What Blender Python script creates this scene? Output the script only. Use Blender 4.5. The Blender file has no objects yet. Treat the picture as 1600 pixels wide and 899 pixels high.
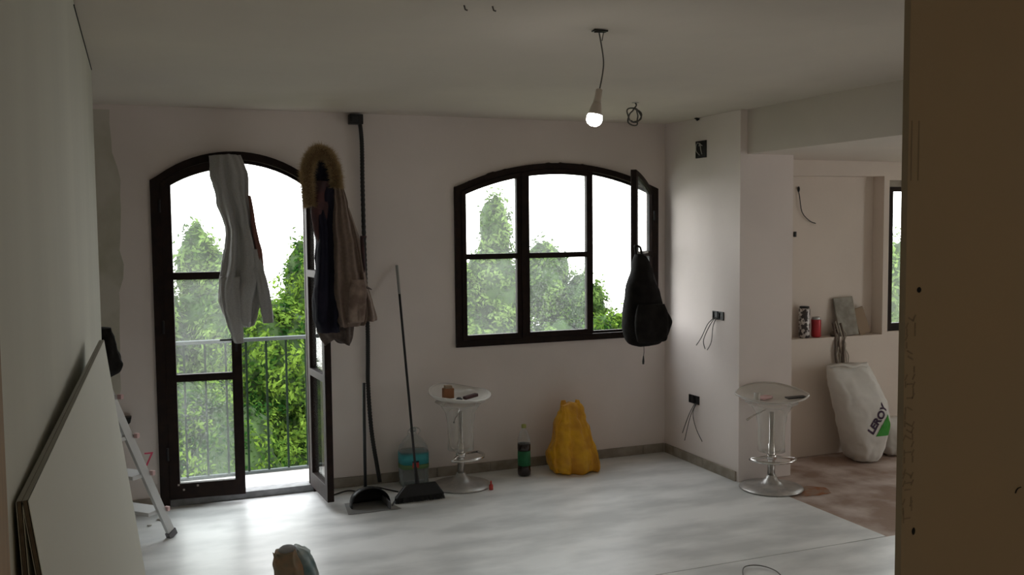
import bpy, bmesh, math, random
from mathutils import Vector, Matrix, noise
rnd = random.Random(7)
S = bpy.context.scene
COL = S.collection

# ------------------------------------------------------------------ camera
cam = bpy.data.cameras.new('camera'); cam.sensor_width = 36; cam.lens = 33.034; cam.clip_start = 0.05; cam.clip_end = 500
co = bpy.data.objects.new('camera', cam); COL.objects.link(co)
R_, U_, F_ = Vector((0.92842, -0.3714, -0.00947)), Vector((0.03308, 0.05726, 0.99781)), Vector((0.37005, 0.9267, -0.06545))
M = Matrix.Identity(4)
for i in range(3):
    M[i][0] = R_[i]; M[i][1] = U_[i]; M[i][2] = -F_[i]
M[2][3] = 1.7475
co.matrix_world = M
S.camera = co

# ------------------------------------------------------------------ light
S.view_settings.view_transform = 'Standard'; S.view_settings.look = 'None'
S.view_settings.gamma = 1; S.view_settings.use_curve_mapping = False
S.view_settings.exposure = 1.03
w = bpy.data.worlds.new('overcast'); S.world = w; w.use_nodes = True
nt = w.node_tree; bg = nt.nodes['Background']
tc = nt.nodes.new('ShaderNodeTexCoord'); sx = nt.nodes.new('ShaderNodeSeparateXYZ')
mr = nt.nodes.new('ShaderNodeMapRange'); cr = nt.nodes.new('ShaderNodeValToRGB')
nt.links.new(tc.outputs['Generated'], sx.inputs[0]); nt.links.new(sx.outputs['Z'], mr.inputs[0])
mr.inputs[1].default_value = -0.2; mr.inputs[2].default_value = 0.9
nt.links.new(mr.outputs[0], cr.inputs[0]); nt.links.new(cr.outputs[0], bg.inputs[0])
cr.color_ramp.elements[0].color = (0.97, 0.98, 0.95, 1); cr.color_ramp.elements[1].color = (0.93, 0.97, 1.0, 1)
bg.inputs[1].default_value = 3.2
S.cycles.max_bounces = 10; S.cycles.diffuse_bounces = 7; S.cycles.transparent_max_bounces = 24
S.cycles.glossy_bounces = 4; S.cycles.caustics_reflective = False; S.cycles.caustics_refractive = False

def portal(name, loc, rot, sx_, sy_):
    l = bpy.data.lights.new(name, 'AREA'); l.shape = 'RECTANGLE'; l.size = sx_; l.size_y = sy_
    l.cycles.is_portal = True
    o = bpy.data.objects.new(name, l); o.location = loc; o.rotation_euler = rot; COL.objects.link(o)
PI = math.pi
portal('door_portal', (0.595, 6.4, 1.11), (-PI/2, 0, 0), 1.0, 2.24)
portal('window_portal', (2.86, 6.4, 1.55), (-PI/2, 0, 0), 1.62, 1.3)
portal('kitchen_portal', (5.95, 5.95, 1.49), (-PI/2, 0, 0), 1.1, 1.16)
portal('side_portal', (7.15, 3.375, 1.03), (0, PI/2, 0), 1.96, .8)

# ------------------------------------------------------------------ materials
def mat(name, col, rough=0.6, metal=0.0, col2=None, scale=8.0, bump=0.0, bscale=30.0, spec=0.4, detail=4, lo=0.35, hi=0.65, trans=0.0, stretch=None):
    m = bpy.data.materials.new(name); m.use_nodes = True
    n = m.node_tree; b = n.nodes['Principled BSDF']
    b.inputs['Roughness'].default_value = rough; b.inputs['Metallic'].default_value = metal
    b.inputs['Base Color'].default_value = (*col, 1); b.inputs['Specular IOR Level'].default_value = spec
    b.inputs['Transmission Weight'].default_value = trans
    t = n.nodes.new('ShaderNodeTexCoord'); mp = n.nodes.new('ShaderNodeMapping')
    n.links.new(t.outputs['Object'], mp.inputs[0])
    if stretch: mp.inputs['Scale'].default_value = stretch
    if col2:
        z = n.nodes.new('ShaderNodeTexNoise'); z.inputs['Scale'].default_value = scale; z.inputs['Detail'].default_value = detail
        n.links.new(mp.outputs[0], z.inputs[0])
        r = n.nodes.new('ShaderNodeValToRGB'); r.color_ramp.elements[0].position = lo; r.color_ramp.elements[1].position = hi
        r.color_ramp.elements[0].color = (*col, 1); r.color_ramp.elements[1].color = (*col2, 1)
        n.links.new(z.outputs[0], r.inputs[0]); n.links.new(r.outputs[0], b.inputs['Base Color'])
        m['ramp'] = r.name
    if bump:
        z = n.nodes.new('ShaderNodeTexNoise'); z.inputs['Scale'].default_value = bscale; z.inputs['Detail'].default_value = 5
        n.links.new(mp.outputs[0], z.inputs[0])
        k = n.nodes.new('ShaderNodeBump'); k.inputs['Strength'].default_value = bump; k.inputs['Distance'].default_value = 0.01
        n.links.new(z.outputs[0], k.inputs['Height']); n.links.new(k.outputs[0], b.inputs['Normal'])
    return m

def glass(name, tint, haze, spots=0.0, hazecol=(0.8, 0.82, 0.82)):
    """window pane: clear transmission, a film of dust that scatters light, and a reflection"""
    m = bpy.data.materials.new(name); m.use_nodes = True; n = m.node_tree; n.nodes.clear()
    o = n.nodes.new('ShaderNodeOutputMaterial')
    tr = n.nodes.new('ShaderNodeBsdfTransparent'); tr.inputs[0].default_value = (*tint, 1)
    tl = n.nodes.new('ShaderNodeBsdfTranslucent'); tl.inputs[0].default_value = (*hazecol, 1)
    gl = n.nodes.new('ShaderNodeBsdfGlossy'); gl.inputs['Roughness'].default_value = 0.03
    m1 = n.nodes.new('ShaderNodeMixShader'); m2 = n.nodes.new('ShaderNodeMixShader')
    fr = n.nodes.new('ShaderNodeFresnel'); fr.inputs[0].default_value = 1.45
    ge = n.nodes.new('ShaderNodeNewGeometry'); sb = n.nodes.new('ShaderNodeMath'); sb.operation = 'SUBTRACT'; sb.inputs[0].default_value = 1
    ml = n.nodes.new('ShaderNodeMath'); ml.operation = 'MULTIPLY'
    n.links.new(ge.outputs['Backfacing'], sb.inputs[1]); n.links.new(sb.outputs[0], ml.inputs[0]); n.links.new(fr.outputs[0], ml.inputs[1])
    tc = n.nodes.new('ShaderNodeTexCoord')
    z = n.nodes.new('ShaderNodeTexNoise'); z.inputs['Scale'].default_value = 3; z.inputs['Detail'].default_value = 6
    n.links.new(tc.outputs['Object'], z.inputs[0])
    r = n.nodes.new('ShaderNodeMapRange'); r.inputs[1].default_value = 0.3; r.inputs[2].default_value = 0.7
    r.inputs[3].default_value = haze*0.6; r.inputs[4].default_value = haze*1.4
    n.links.new(z.outputs[0], r.inputs[0]); fac = r.outputs[0]
    if spots:
        v = n.nodes.new('ShaderNodeTexNoise'); v.inputs['Scale'].default_value = 90; v.inputs['Detail'].default_value = 3
        n.links.new(tc.outputs['Object'], v.inputs[0])
        r2 = n.nodes.new('ShaderNodeMapRange'); r2.inputs[1].default_value = 0.5; r2.inputs[2].default_value = 0.7
        r2.inputs[3].default_value = 0; r2.inputs[4].default_value = spots
        n.links.new(v.outputs[0], r2.inputs[0])
        a = n.nodes.new('ShaderNodeMath'); a.operation = 'ADD'
        n.links.new(fac, a.inputs[0]); n.links.new(r2.outputs[0], a.inputs[1]); fac = a.outputs[0]
    n.links.new(fac, m1.inputs[0]); n.links.new(tr.outputs[0], m1.inputs[1]); n.links.new(tl.outputs[0], m1.inputs[2])
    n.links.new(ml.outputs[0], m2.inputs[0]); n.links.new(m1.outputs[0], m2.inputs[1]); n.links.new(gl.outputs[0], m2.inputs[2])
    n.links.new(m2.outputs[0], o.inputs[0]); return m

def acrylic(name, col, clear, rough=0.12):
    m = bpy.data.materials.new(name); m.use_nodes = True; n = m.node_tree; n.nodes.clear()
    o = n.nodes.new('ShaderNodeOutputMaterial')
    tr = n.nodes.new('ShaderNodeBsdfTransparent'); tr.inputs[0].default_value = (0.96, 0.96, 0.95, 1)
    pb = n.nodes.new('ShaderNodeBsdfPrincipled'); pb.inputs['Base Color'].default_value = (*col, 1)
    pb.inputs['Roughness'].default_value = rough
    lw = n.nodes.new('ShaderNodeLayerWeight'); lw.inputs[0].default_value = 0.35
    r = n.nodes.new('ShaderNodeMapRange'); r.inputs[3].default_value = 1-clear; r.inputs[4].default_value = min(1, 1.55-clear)
    n.links.new(lw.outputs['Facing'], r.inputs[0])
    mx = n.nodes.new('ShaderNodeMixShader'); n.links.new(r.outputs[0], mx.inputs[0])
    n.links.new(tr.outputs[0], mx.inputs[1]); n.links.new(pb.outputs[0], mx.inputs[2]); n.links.new(mx.outputs[0], o.inputs[0])
    return m

def leafmat(name, a, b_, tl):
    m = bpy.data.materials.new(name); m.use_nodes = True; n = m.node_tree; n.nodes.clear()
    o = n.nodes.new('ShaderNodeOutputMaterial')
    at = n.nodes.new('ShaderNodeAttribute'); at.attribute_name = 'tone'
    r = n.nodes.new('ShaderNodeValToRGB'); r.color_ramp.elements[0].color = (*a, 1); r.color_ramp.elements[1].color = (*b_, 1)
    n.links.new(at.outputs['Fac'], r.inputs[0])
    d = n.nodes.new('ShaderNodeBsdfDiffuse'); t = n.nodes.new('ShaderNodeBsdfTranslucent')
    n.links.new(r.outputs[0], d.inputs[0]); n.links.new(r.outputs[0], t.inputs[0])
    x = n.nodes.new('ShaderNodeMixShader'); x.inputs[0].default_value = tl
    n.links.new(d.outputs[0], x.inputs[1]); n.links.new(t.outputs[0], x.inputs[2]); n.links.new(x.outputs[0], o.inputs[0])
    return m

MT = {}
MT['wall'] = mat('wall_plaster', (0.80, 0.725, 0.69), 0.9, col2=(0.745, 0.675, 0.64), scale=1.6, bump=0.15, bscale=14)
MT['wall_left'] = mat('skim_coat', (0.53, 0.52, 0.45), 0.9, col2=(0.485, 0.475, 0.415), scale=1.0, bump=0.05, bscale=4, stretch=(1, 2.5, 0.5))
MT['wall_stain'] = mat('damp_plaster', (0.47, 0.45, 0.36), 0.95, col2=(0.60, 0.57, 0.50), scale=3.5, lo=.4, hi=.6)
MT['ceiling'] = mat('ceiling_plaster', (0.64, 0.58, 0.51), 0.95, col2=(0.585, 0.53, 0.475), scale=0.9, bump=0.3, bscale=3)
MT['kitchen_wall'] = mat('kitchen_plaster', (0.74, 0.66, 0.585), 0.9, col2=(0.69, 0.615, 0.545), scale=1.4, bump=0.1)
MT['floor'] = mat('dusty_marble', (0.60, 0.61, 0.61), 0.36, col2=(0.84, 0.845, 0.845), scale=3.0, detail=9, lo=0.38, hi=0.6, bump=0.08, bscale=25, stretch=(0.6, 1.3, 1), spec=0.5)
MT['kfloor'] = mat('dirty_terracotta', (0.34, 0.24, 0.19), 0.8, col2=(0.60, 0.51, 0.47), scale=3.2, detail=8, lo=0.42, hi=0.66, bump=0.3)
MT['orange_stain'] = mat('orange_dust', (0.34, 0.13, 0.055), 0.9, col2=(0.34, 0.23, 0.17), scale=9, lo=.42, hi=.58)
MT['grout'] = mat('joint', (0.25, 0.25, 0.24), 0.9)
MT['skirting'] = mat('skirting_stone', (0.36, 0.32, 0.27), 0.7, col2=(0.25, 0.22, 0.18), scale=12)
MT['frame'] = mat('dark_wood_frame', (0.024, 0.014, 0.011), 0.6, spec=0.15, col2=(0.016, 0.010, 0.009), scale=20, bump=0.1)
MT['chip'] = mat('pale_chip', (0.45, 0.40, 0.35), 0.8)
MT['pane'] = glass('dusty_pane', (0.97, 0.98, 0.97), 0.035, 0.02)
MT['pane_dirty'] = glass('sprayed_pane', (0.95, 0.97, 0.96), 0.028, 0.05)
MT['pane_clear'] = glass('clear_pane', (0.98, 0.98, 0.98), 0.04)
MT['rail'] = mat('galvanised_rail', (0.09, 0.105, 0.105), 0.8, spec=0.1)
MT['bar'] = mat('grey_green_bar', (0.022, 0.034, 0.024), 0.95, spec=0.0)
MT['balcony'] = mat('balcony_stone', (0.72, 0.72, 0.70), 0.8, col2=(0.6, 0.6, 0.58))
MT['threshold'] = mat('threshold_stone', (0.16, 0.16, 0.165), 0.5, col2=(0.25, 0.25, 0.26), scale=15)
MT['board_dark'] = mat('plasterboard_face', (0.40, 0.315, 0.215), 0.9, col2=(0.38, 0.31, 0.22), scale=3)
MT['board_print'] = mat('faded_print', (0.28, 0.225, 0.17), 0.9)
MT['paper_core'] = mat('board_core', (0.34, 0.31, 0.26), 0.95, col2=(0.28, 0.25, 0.2), scale=40)
MT['sheet_face'] = mat('plasterboard_pale', (0.60, 0.60, 0.54), 0.9, col2=(0.57, 0.565, 0.505), scale=1.0)
MT['sheet_edge'] = mat('board_edge_tape', (0.33, 0.32, 0.28), 0.9)
MT['sheet_end'] = mat('shaded_cut_end', (0.16, 0.125, 0.085), 0.95, col2=(0.11, 0.085, 0.06), scale=50)  # brown board end; the shade of facing away from light is in its colour
MT['casing'] = mat('pine_casing', (0.33, 0.20, 0.09), 0.7, col2=(0.20, 0.12, 0.055), scale=5, stretch=(6, 6, 0.6))
MT['black'] = mat('black_plastic', (0.012, 0.012, 0.013), 0.45)
MT['black_rub'] = mat('black_rubber', (0.02, 0.019, 0.019), 0.6)
MT['hole'] = mat('dark_recess', (0.01, 0.01, 0.011), 0.9)
MT['grey_wire'] = mat('grey_wire', (0.10, 0.095, 0.09), 0.6)
MT['pale_wire'] = mat('pale_wire', (0.42, 0.40, 0.37), 0.6)
MT['grey_cloth'] = mat('grey_jersey', (0.43, 0.425, 0.415), 0.95, col2=(0.38, 0.375, 0.37), scale=120, bump=0.25, bscale=240)
MT['rust_cloth'] = mat('rust_lining', (0.20, 0.09, 0.07), 0.95)
MT['navy'] = mat('navy_nylon', (0.012, 0.012, 0.022), 0.9, spec=0.1, col2=(0.020, 0.018, 0.030), scale=9, bump=0.5, bscale=18)
MT['maroon'] = mat('maroon_lining', (0.085, 0.035, 0.035), 0.9, col2=(0.05, 0.03, 0.035), scale=14)
MT['beige'] = mat('beige_canvas', (0.20, 0.145, 0.115), 0.9, col2=(0.165, 0.12, 0.10), scale=60, bump=0.4, bscale=25)
MT['beige_pale'] = mat('pale_pocket_cloth', (0.30, 0.23, 0.19), 0.9, col2=(0.16, 0.11, 0.09), scale=18)
MT['plaid'] = mat('dark_check_cloth', (0.13, 0.10, 0.085), 0.9, col2=(0.05, 0.035, 0.03), scale=22)
MT['fur'] = mat('tan_fur', (0.46, 0.34, 0.19), 0.9, col2=(0.32, 0.22, 0.11), scale=30)
MT['fur_core'] = mat('fur_backing', (0.16, 0.10, 0.05), 0.95)
MT['pack'] = mat('black_backpack_nylon', (0.010, 0.0085, 0.008), 0.85, spec=0.12, col2=(0.018, 0.016, 0.015), scale=14, bump=0.5, bscale=20)
MT['chrome'] = mat('chrome', (0.72, 0.70, 0.68), 0.16, 1.0)
MT['dustychrome'] = mat('dusty_chrome', (0.55, 0.53, 0.51), 0.36, 0.75, col2=(0.42, 0.41, 0.40), scale=18)
MT['acrylic'] = acrylic('clear_acrylic', (0.74, 0.72, 0.68), 0.86)
MT['acrylic_seat'] = acrylic('milky_acrylic', (0.80, 0.77, 0.73), 0.62)
MT['pet'] = acrylic('clear_bottle_plastic', (0.62, 0.66, 0.68), 0.90)
MT['pet_water'] = acrylic('water_filled_plastic', (0.40, 0.47, 0.50), 0.72)
MT['cola'] = mat('dark_liquid', (0.018, 0.010, 0.009), 0.12, spec=0.6)
MT['green_label'] = mat('green_label', (0.02, 0.17, 0.065), 0.5, col2=(0.015, 0.12, 0.05), scale=10)
MT['cap_yellow'] = mat('yellow_green_cap', (0.35, 0.36, 0.10), 0.5)
MT['teal_label'] = mat('teal_label', (0.05, 0.34, 0.38), 0.6)
MT['label_green'] = mat('label_green_band', (0.13, 0.24, 0.10), 0.6)
MT['red'] = mat('red_paint', (0.50, 0.05, 0.04), 0.5)
MT['can_red'] = mat('red_can', (0.55, 0.05, 0.06), 0.3, 0.2, col2=(0.42, 0.035, 0.045), scale=8)
MT['can_pattern'] = mat('patterned_can', (0.60, 0.57, 0.55), 0.4, 0.2, col2=(0.06, 0.05, 0.05), scale=34, lo=0.47, hi=0.53)
MT['alu'] = mat('brushed_aluminium', (0.55, 0.55, 0.54), 0.42, 0.6)
MT['yellow'] = mat('yellow_bag_film', (0.74, 0.39, 0.015), 0.4, col2=(0.56, 0.26, 0.02), scale=9, spec=0.4, bump=0.9, bscale=16)
MT['white_bag'] = mat('woven_white_sack', (0.66, 0.64, 0.60), 0.7, col2=(0.60, 0.58, 0.54), scale=5, bump=0.3, bscale=10)
MT['purple'] = mat('dark_purple_ink', (0.045, 0.02, 0.05), 0.7)
MT['green'] = mat('logo_green', (0.03, 0.27, 0.02), 0.6)
MT['pink'] = mat('pink_marker', (0.85, 0.12, 0.22), 0.6)
MT['pinkcap'] = mat('pinkish_cap', (0.75, 0.50, 0.50), 0.5)
MT['tread'] = mat('pale_tread', (0.66, 0.66, 0.66), 0.5, 0.2)
MT['bottlegrey'] = mat('pan_grey_plastic', (0.13, 0.13, 0.14), 0.45)
MT['pan_tray'] = mat('pale_grey_pan', (0.30, 0.30, 0.30), 0.4)
MT['silver'] = mat('worn_grip', (0.30, 0.30, 0.29), 0.5)
MT['cardboard'] = mat('brown_card', (0.26, 0.11, 0.05), 0.8)
MT['kraft'] = mat('torn_kraft_paper', (0.30, 0.17, 0.09), 0.9, col2=(0.16, 0.15, 0.11), scale=9)
MT['cement'] = mat('grey_cement_powder', (0.36, 0.36, 0.37), 0.95, col2=(0.22, 0.22, 0.24), scale=20)
MT['teal_paper'] = mat('blue_grey_paper', (0.13, 0.22, 0.24), 0.8, col2=(0.42, 0.45, 0.44), scale=11)
MT['tile_grey'] = mat('grey_slate_piece', (0.36, 0.34, 0.29), 0.8, col2=(0.22, 0.205, 0.175), scale=16)
MT['brownboard'] = mat('thin_brown_board', (0.30, 0.22, 0.15), 0.8)
MT['string'] = mat('pale_twine', (0.50, 0.45, 0.38), 0.9)
MT['darkstring'] = mat('dark_dirty_rag', (0.14, 0.11, 0.09), 0.95)
MT['white_plastic'] = mat('white_lamp_plastic', (0.62, 0.55, 0.48), 0.5)
MT['bark'] = mat('bark', (0.10, 0.07, 0.05), 0.95, col2=(0.06, 0.045, 0.03), scale=12)
MT['ground'] = mat('garden_ground', (0.10, 0.14, 0.05), 0.95, col2=(0.17, 0.15, 0.10), scale=0.5)
mb_ = bpy.data.materials.new('lit_bulb'); mb_.use_nodes = True
b_ = mb_.node_tree.nodes['Principled BSDF']; b_.inputs['Emission Color'].default_value = (1, 0.97, 0.9, 1); b_.inputs['Emission Strength'].default_value = 22
b_.inputs['Base Color'].default_value = (0.9, 0.9, 0.9, 1); MT['bulb'] = mb_
mb_ = mb_.copy(); mb_.name = 'fill_lamp_glow'; b_ = mb_.node_tree.nodes['Principled BSDF']; b_.inputs['Emission Color'].default_value = (1, 0.84, 0.6, 1)
b_.inputs['Emission Strength'].default_value = 15; MT['fill_glow'] = mb_  # warm glow for the added lamp behind the camera
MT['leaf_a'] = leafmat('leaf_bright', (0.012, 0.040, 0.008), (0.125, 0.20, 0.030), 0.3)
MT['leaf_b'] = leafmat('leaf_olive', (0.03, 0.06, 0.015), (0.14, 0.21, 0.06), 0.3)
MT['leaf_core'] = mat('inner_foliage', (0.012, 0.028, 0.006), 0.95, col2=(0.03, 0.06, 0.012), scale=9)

# ------------------------------------------------------------------ mesh helpers
class MB:
    def __init__(s): s.v = []; s.f = []
    def add(s, vs, fs):
        k = len(s.v); s.v += [tuple(v) for v in vs]; s.f += [tuple(i+k for i in f) for f in fs]; return s
    def box(s, x0, x1, y0, y1, z0, z1, m=None):
        vs = [Vector((x, y, z)) for x in (x0, x1) for y in (y0, y1) for z in (z0, z1)]
        if m: vs = [m @ v for v in vs]
        return s.add(vs, [(0,1,3,2),(4,6,7,5),(0,4,5,1),(2,3,7,6),(0,2,6,4),(1,5,7,3)])
    def tube(s, pts, r, n=8, cap=True):
        pts = [Vector(p) for p in pts]; rs = r if isinstance(r, (list, tuple)) else [r]*len(pts)
        t0 = (pts[1]-pts[0]).normalized(); a = Vector((0,0,1)) if abs(t0.z) < .9 else Vector((1,0,0))
        nrm = (a - t0*a.dot(t0)).normalized(); vs = []
        for i, p in enumerate(pts):
            t = (pts[min(i+1, len(pts)-1)]-pts[max(i-1, 0)]).normalized()
            nrm = (nrm - t*nrm.dot(t)).normalized(); b = t.cross(nrm)
            for k in range(n):
                an = 2*PI*k/n; vs.append(p + (nrm*math.cos(an)+b*math.sin(an))*rs[i])
        fs = [(i*n+k, i*n+(k+1) % n, (i+1)*n+(k+1) % n, (i+1)*n+k) for i in range(len(pts)-1) for k in range(n)]
        if cap: fs += [tuple(range(n))[::-1], tuple((len(pts)-1)*n+k for k in range(n))]
        return s.add(vs, fs)
    def lathe(s, prof, c=(0,0,0), n=24, m=None):
        vs = []
        for r, z in prof:
            for k in range(n):
                an = 2*PI*k/n; v = Vector((c[0]+r*math.cos(an), c[1]+r*math.sin(an), c[2]+z)); vs.append(m @ v if m else v)
        fs = [(i*n+k, i*n+(k+1) % n, (i+1)*n+(k+1) % n, (i+1)*n+k) for i in range(len(prof)-1) for k in range(n)]
        if prof[0][0] > 1e-4: fs.append(tuple(range(n))[::-1])
        if prof[-1][0] > 1e-4: fs.append(tuple((len(prof)-1)*n+k for k in range(n)))
        return s.add(vs, fs)
    def sphere(s, c, rx, ry, rz, n=14, h=9):
        prof = [(math.sin(PI*i/h), -math.cos(PI*i/h)) for i in range(h+1)]
        vs = []; 
        for a, z in prof:
            for k in range(n):
                an = 2*PI*k/n; vs.append((c[0]+rx*a*math.cos(an), c[1]+ry*a*math.sin(an), c[2]+rz*z))
        fs = [(i*n+k, i*n+(k+1) % n, (i+1)*n+(k+1) % n, (i+1)*n+k) for i in range(h) for k in range(n)]
        return s.add(vs, fs)
    def build(s, name, m, parent=None, smooth=False, solid=0, bev=0, sub=0):
        me = bpy.data.meshes.new(name); me.from_pydata(s.v, [], s.f)
        bm = bmesh.new(); bm.from_mesh(me)
        bmesh.ops.remove_doubles(bm, verts=bm.verts, dist=1e-5)
        bmesh.ops.recalc_face_normals(bm, faces=bm.faces); bm.to_mesh(me); bm.free()
        me.materials.append(MT[m] if isinstance(m, str) else m)
        if smooth: me.polygons.foreach_set('use_smooth', [True]*len(me.polygons))
        o = bpy.data.objects.new(name, me); COL.objects.link(o)
        if parent:
            o.parent = parent; bpy.context.view_layer.update() if False else None
            o.matrix_parent_inverse = pw(parent).inverted()
        if solid:
            d = o.modifiers.new('thickness', 'SOLIDIFY'); d.thickness = solid; d.offset = 0
        if bev:
            d = o.modifiers.new('bevel', 'BEVEL'); d.width = bev; d.segments = 2; d.limit_method = 'ANGLE'
        if sub:
            d = o.modifiers.new('sub', 'SUBSURF'); d.levels = sub; d.render_levels = sub
        return o

def pw(o):
    """world matrix of an object from its own transforms (no depsgraph update needed)"""
    m = Matrix.Translation(o.location) @ o.rotation_euler.to_matrix().to_4x4()
    return (pw(o.parent) @ o.matrix_parent_inverse @ m) if o.parent else m

def tag(o, label=None, cat=None, group=None, kind=None):
    if label: o['label'] = label
    if cat: o['category'] = cat
    if group: o['group'] = group
    if kind: o['kind'] = kind
    return o
def thing(name, loc, label=None, cat=None, group=None, kind=None):
    o = bpy.data.objects.new(name, None); o.location = loc; o.empty_display_size = .1; COL.objects.link(o)
    return tag(o, label, cat, group, kind)
def struct(o): o['kind'] = 'structure'; return o

def fill_poly(outer, holes, thick, name, m, parent=None, xf=None, bev=0):
    """flat polygon with holes in X,Z, thickened along +Y; xf maps local points"""
    bm = bmesh.new(); loops = [outer]+holes; es = []
    for L in loops:
        vs = [bm.verts.new((x, 0, z)) for x, z in L]
        for i in range(len(vs)): es.append(bm.edges.new((vs[i], vs[(i+1) % len(vs)])))
    r = bmesh.ops.triangle_fill(bm, use_beauty=True, use_dissolve=False, edges=es)
    fs = [f for f in bm.faces]
    e = bmesh.ops.extrude_face_region(bm, geom=fs)
    for v in [g for g in e['geom'] if isinstance(g, bmesh.types.BMVert)]: v.co.y += thick
    bmesh.ops.recalc_face_normals(bm, faces=bm.faces)
    if xf: bm.transform(xf)
    me = bpy.data.meshes.new(name); bm.to_mesh(me); bm.free(); me.materials.append(MT[m])
    o = bpy.data.objects.new(name, me); COL.objects.link(o)
    if parent: o.parent = parent; o.matrix_parent_inverse = pw(parent).inverted()
    if bev:
        d = o.modifiers.new('bevel', 'BEVEL'); d.width = bev; d.segments = 2; d.limit_method = 'ANGLE'
    return o

def interp(rows, t):
    """smooth (Catmull-Rom) interpolation through rows of equal-length tuples, t in 0..1"""
    n = len(rows)-1; x = min(max(t*n, 0), n-1e-6); i = int(x); f = x-i
    g = lambda k: rows[min(max(k, 0), n)]
    out = []
    for a, b, c, d in zip(g(i-1), g(i), g(i+1), g(i+2)):
        out.append(0.5*((2*b)+(-a+c)*f+(2*a-5*b+4*c-d)*f*f+(-a+3*b-3*c+d)*f**3))
    return out

def loft(rows, name, m, parent=None, folds=7, amp=0.12, nu=48, nv=40, seed=0, noise_amp=0.006, smooth=True, hem=0.0, twist=0.0, power=1.0):
    """closed cloth body; rows = (z, x_left, x_right, y_centre, half_depth)"""
    B = MB(); vs = []
    for j in range(nv+1):
        t = j/nv; z, xl, xr, yc, hd = interp(rows, t)
        cx, hw = (xl+xr)/2, max((xr-xl)/2, .002)
        for k in range(nu):
            a = 2*PI*k/nu
            fo = 1+amp*math.sin(folds*a+seed+twist*t)*min(1, .35+t)+amp*.5*math.sin((folds*1.7//1)*a+2*seed+3*t)
            ca, sa = math.cos(a), math.sin(a)
            ca = math.copysign(abs(ca)**power, ca); sa = math.copysign(abs(sa)**power, sa)
            p = Vector((cx+hw*ca*(0.9+.1*fo), yc+hd*sa*fo, z+hem*math.sin(folds*.5*a+seed)*(t**6)))
            nn = noise.noise_vector(p*9+Vector((seed, seed, 0)))
            vs.append(p+nn*noise_amp+noise.noise_vector(p*28)*noise_amp*.35)
    fs = [(j*nu+k, j*nu+(k+1) % nu, (j+1)*nu+(k+1) % nu, (j+1)*nu+k) for j in range(nv) for k in range(nu)]
    fs += [tuple(range(nu))[::-1], tuple(nv*nu+k for k in range(nu))]
    B.add(vs, fs); return B.build(name, m, parent, smooth)

def arc(x0, x1, zs, rise, n=18):
    h = (x1-x0)/2; R = (h*h+rise*rise)/(2*rise); cx = (x0+x1)/2
    return lambda x: zs+rise-(R-math.sqrt(max(R*R-(x-cx)**2, 0)))
def arch_poly(x0, x1, z0, fz, n=18, top_off=0):
    """polygon with arched top following fz"""
    P = [(x0, z0), (x1, z0)]
    P += [(x1+(x0-x1)*i/n, fz(x1+(x0-x1)*i/n)-top_off) for i in range(n+1)]
    return P

# ------------------------------------------------------------------ structure
YB, YO = 6.21, 6.365
dz = arc(0.10, 1.09, 2.04, 0.185); wz = arc(2.06, 3.66, 2.01, 0.18)
door_hole = arch_poly(0.10, 1.09, 0.0005, dz); win_hole = arch_poly(2.06, 3.66, 0.91, wz)
outer = [(-1.4, -0.0), (0.10, 0.0)] + [p for p in door_hole[2:]][::-1][0:0]
# the door opening reaches the floor, so the wall outline steps round it
outer = [(-1.4, 0), (0.10, 0)] + door_hole[2:][::-1] + [(1.09, 0), (3.78, 0), (3.78, 2.5), (-1.4, 2.5)]
struct(fill_poly(outer, [win_hole], YO-YB, 'wall_back', 'wall', xf=Matrix.Translation((0, YB, 0))))
# ragged damp patch at the left end of the back wall
B = MB(); pts = []
for i in range(25):
    z = 2.47-i*.085; xr = -0.115+.035*noise.noise(Vector((z*2.3, 3, 0)))+.02*noise.noise(Vector((z*7, 9, 0)))+.02*max(0, 1.6-abs(z-1.75)*2)
    pts.append((xr, z))
vs = [(-1.0, YB-.0015, z) for x, z in pts]+[(x, YB-.0015, z) for x, z in pts]
B.add(vs, [(i, i+1, 25+i+1, 25+i) for i in range(24)]); struct(B.build('trim_1', 'wall_stain'))['label'] = 'greenish damp patch of bare plaster'
# main floor: slabs with a recessed joint at Y=4
struct(MB().box(-2.2, 3.83, 4.004, 6.22, -.12, 0).build('floor', 'floor'))
struct(MB().box(-2.2, 7.0, -2.2, 3.996, -.12, 0).build('floor', 'floor'))
struct(MB().box(3.834, 7.0, 4.004, 5.75, -.12, -.004).build('floor', 'kfloor'))
struct(MB().box(-2.2, 7.0, -2.2, 5.75, -.14, -.006).build('floor', 'grout'))
B = MB(); ring = []
for i in range(28):
    a = 2*PI*i/28; r = 1+.35*noise.noise(Vector((math.cos(a)*2, math.sin(a)*2, 4)))
    ring.append((4.03+.15*r*math.cos(a), 4.90+.11*r*math.sin(a), -.0015))
B.add(ring, [tuple(range(28))]); tag(B.build('orange_dust', 'orange_stain'), 'orange-brown patch of dust on the dirty kitchen floor by the right stool', 'dust', kind='stuff')
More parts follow.
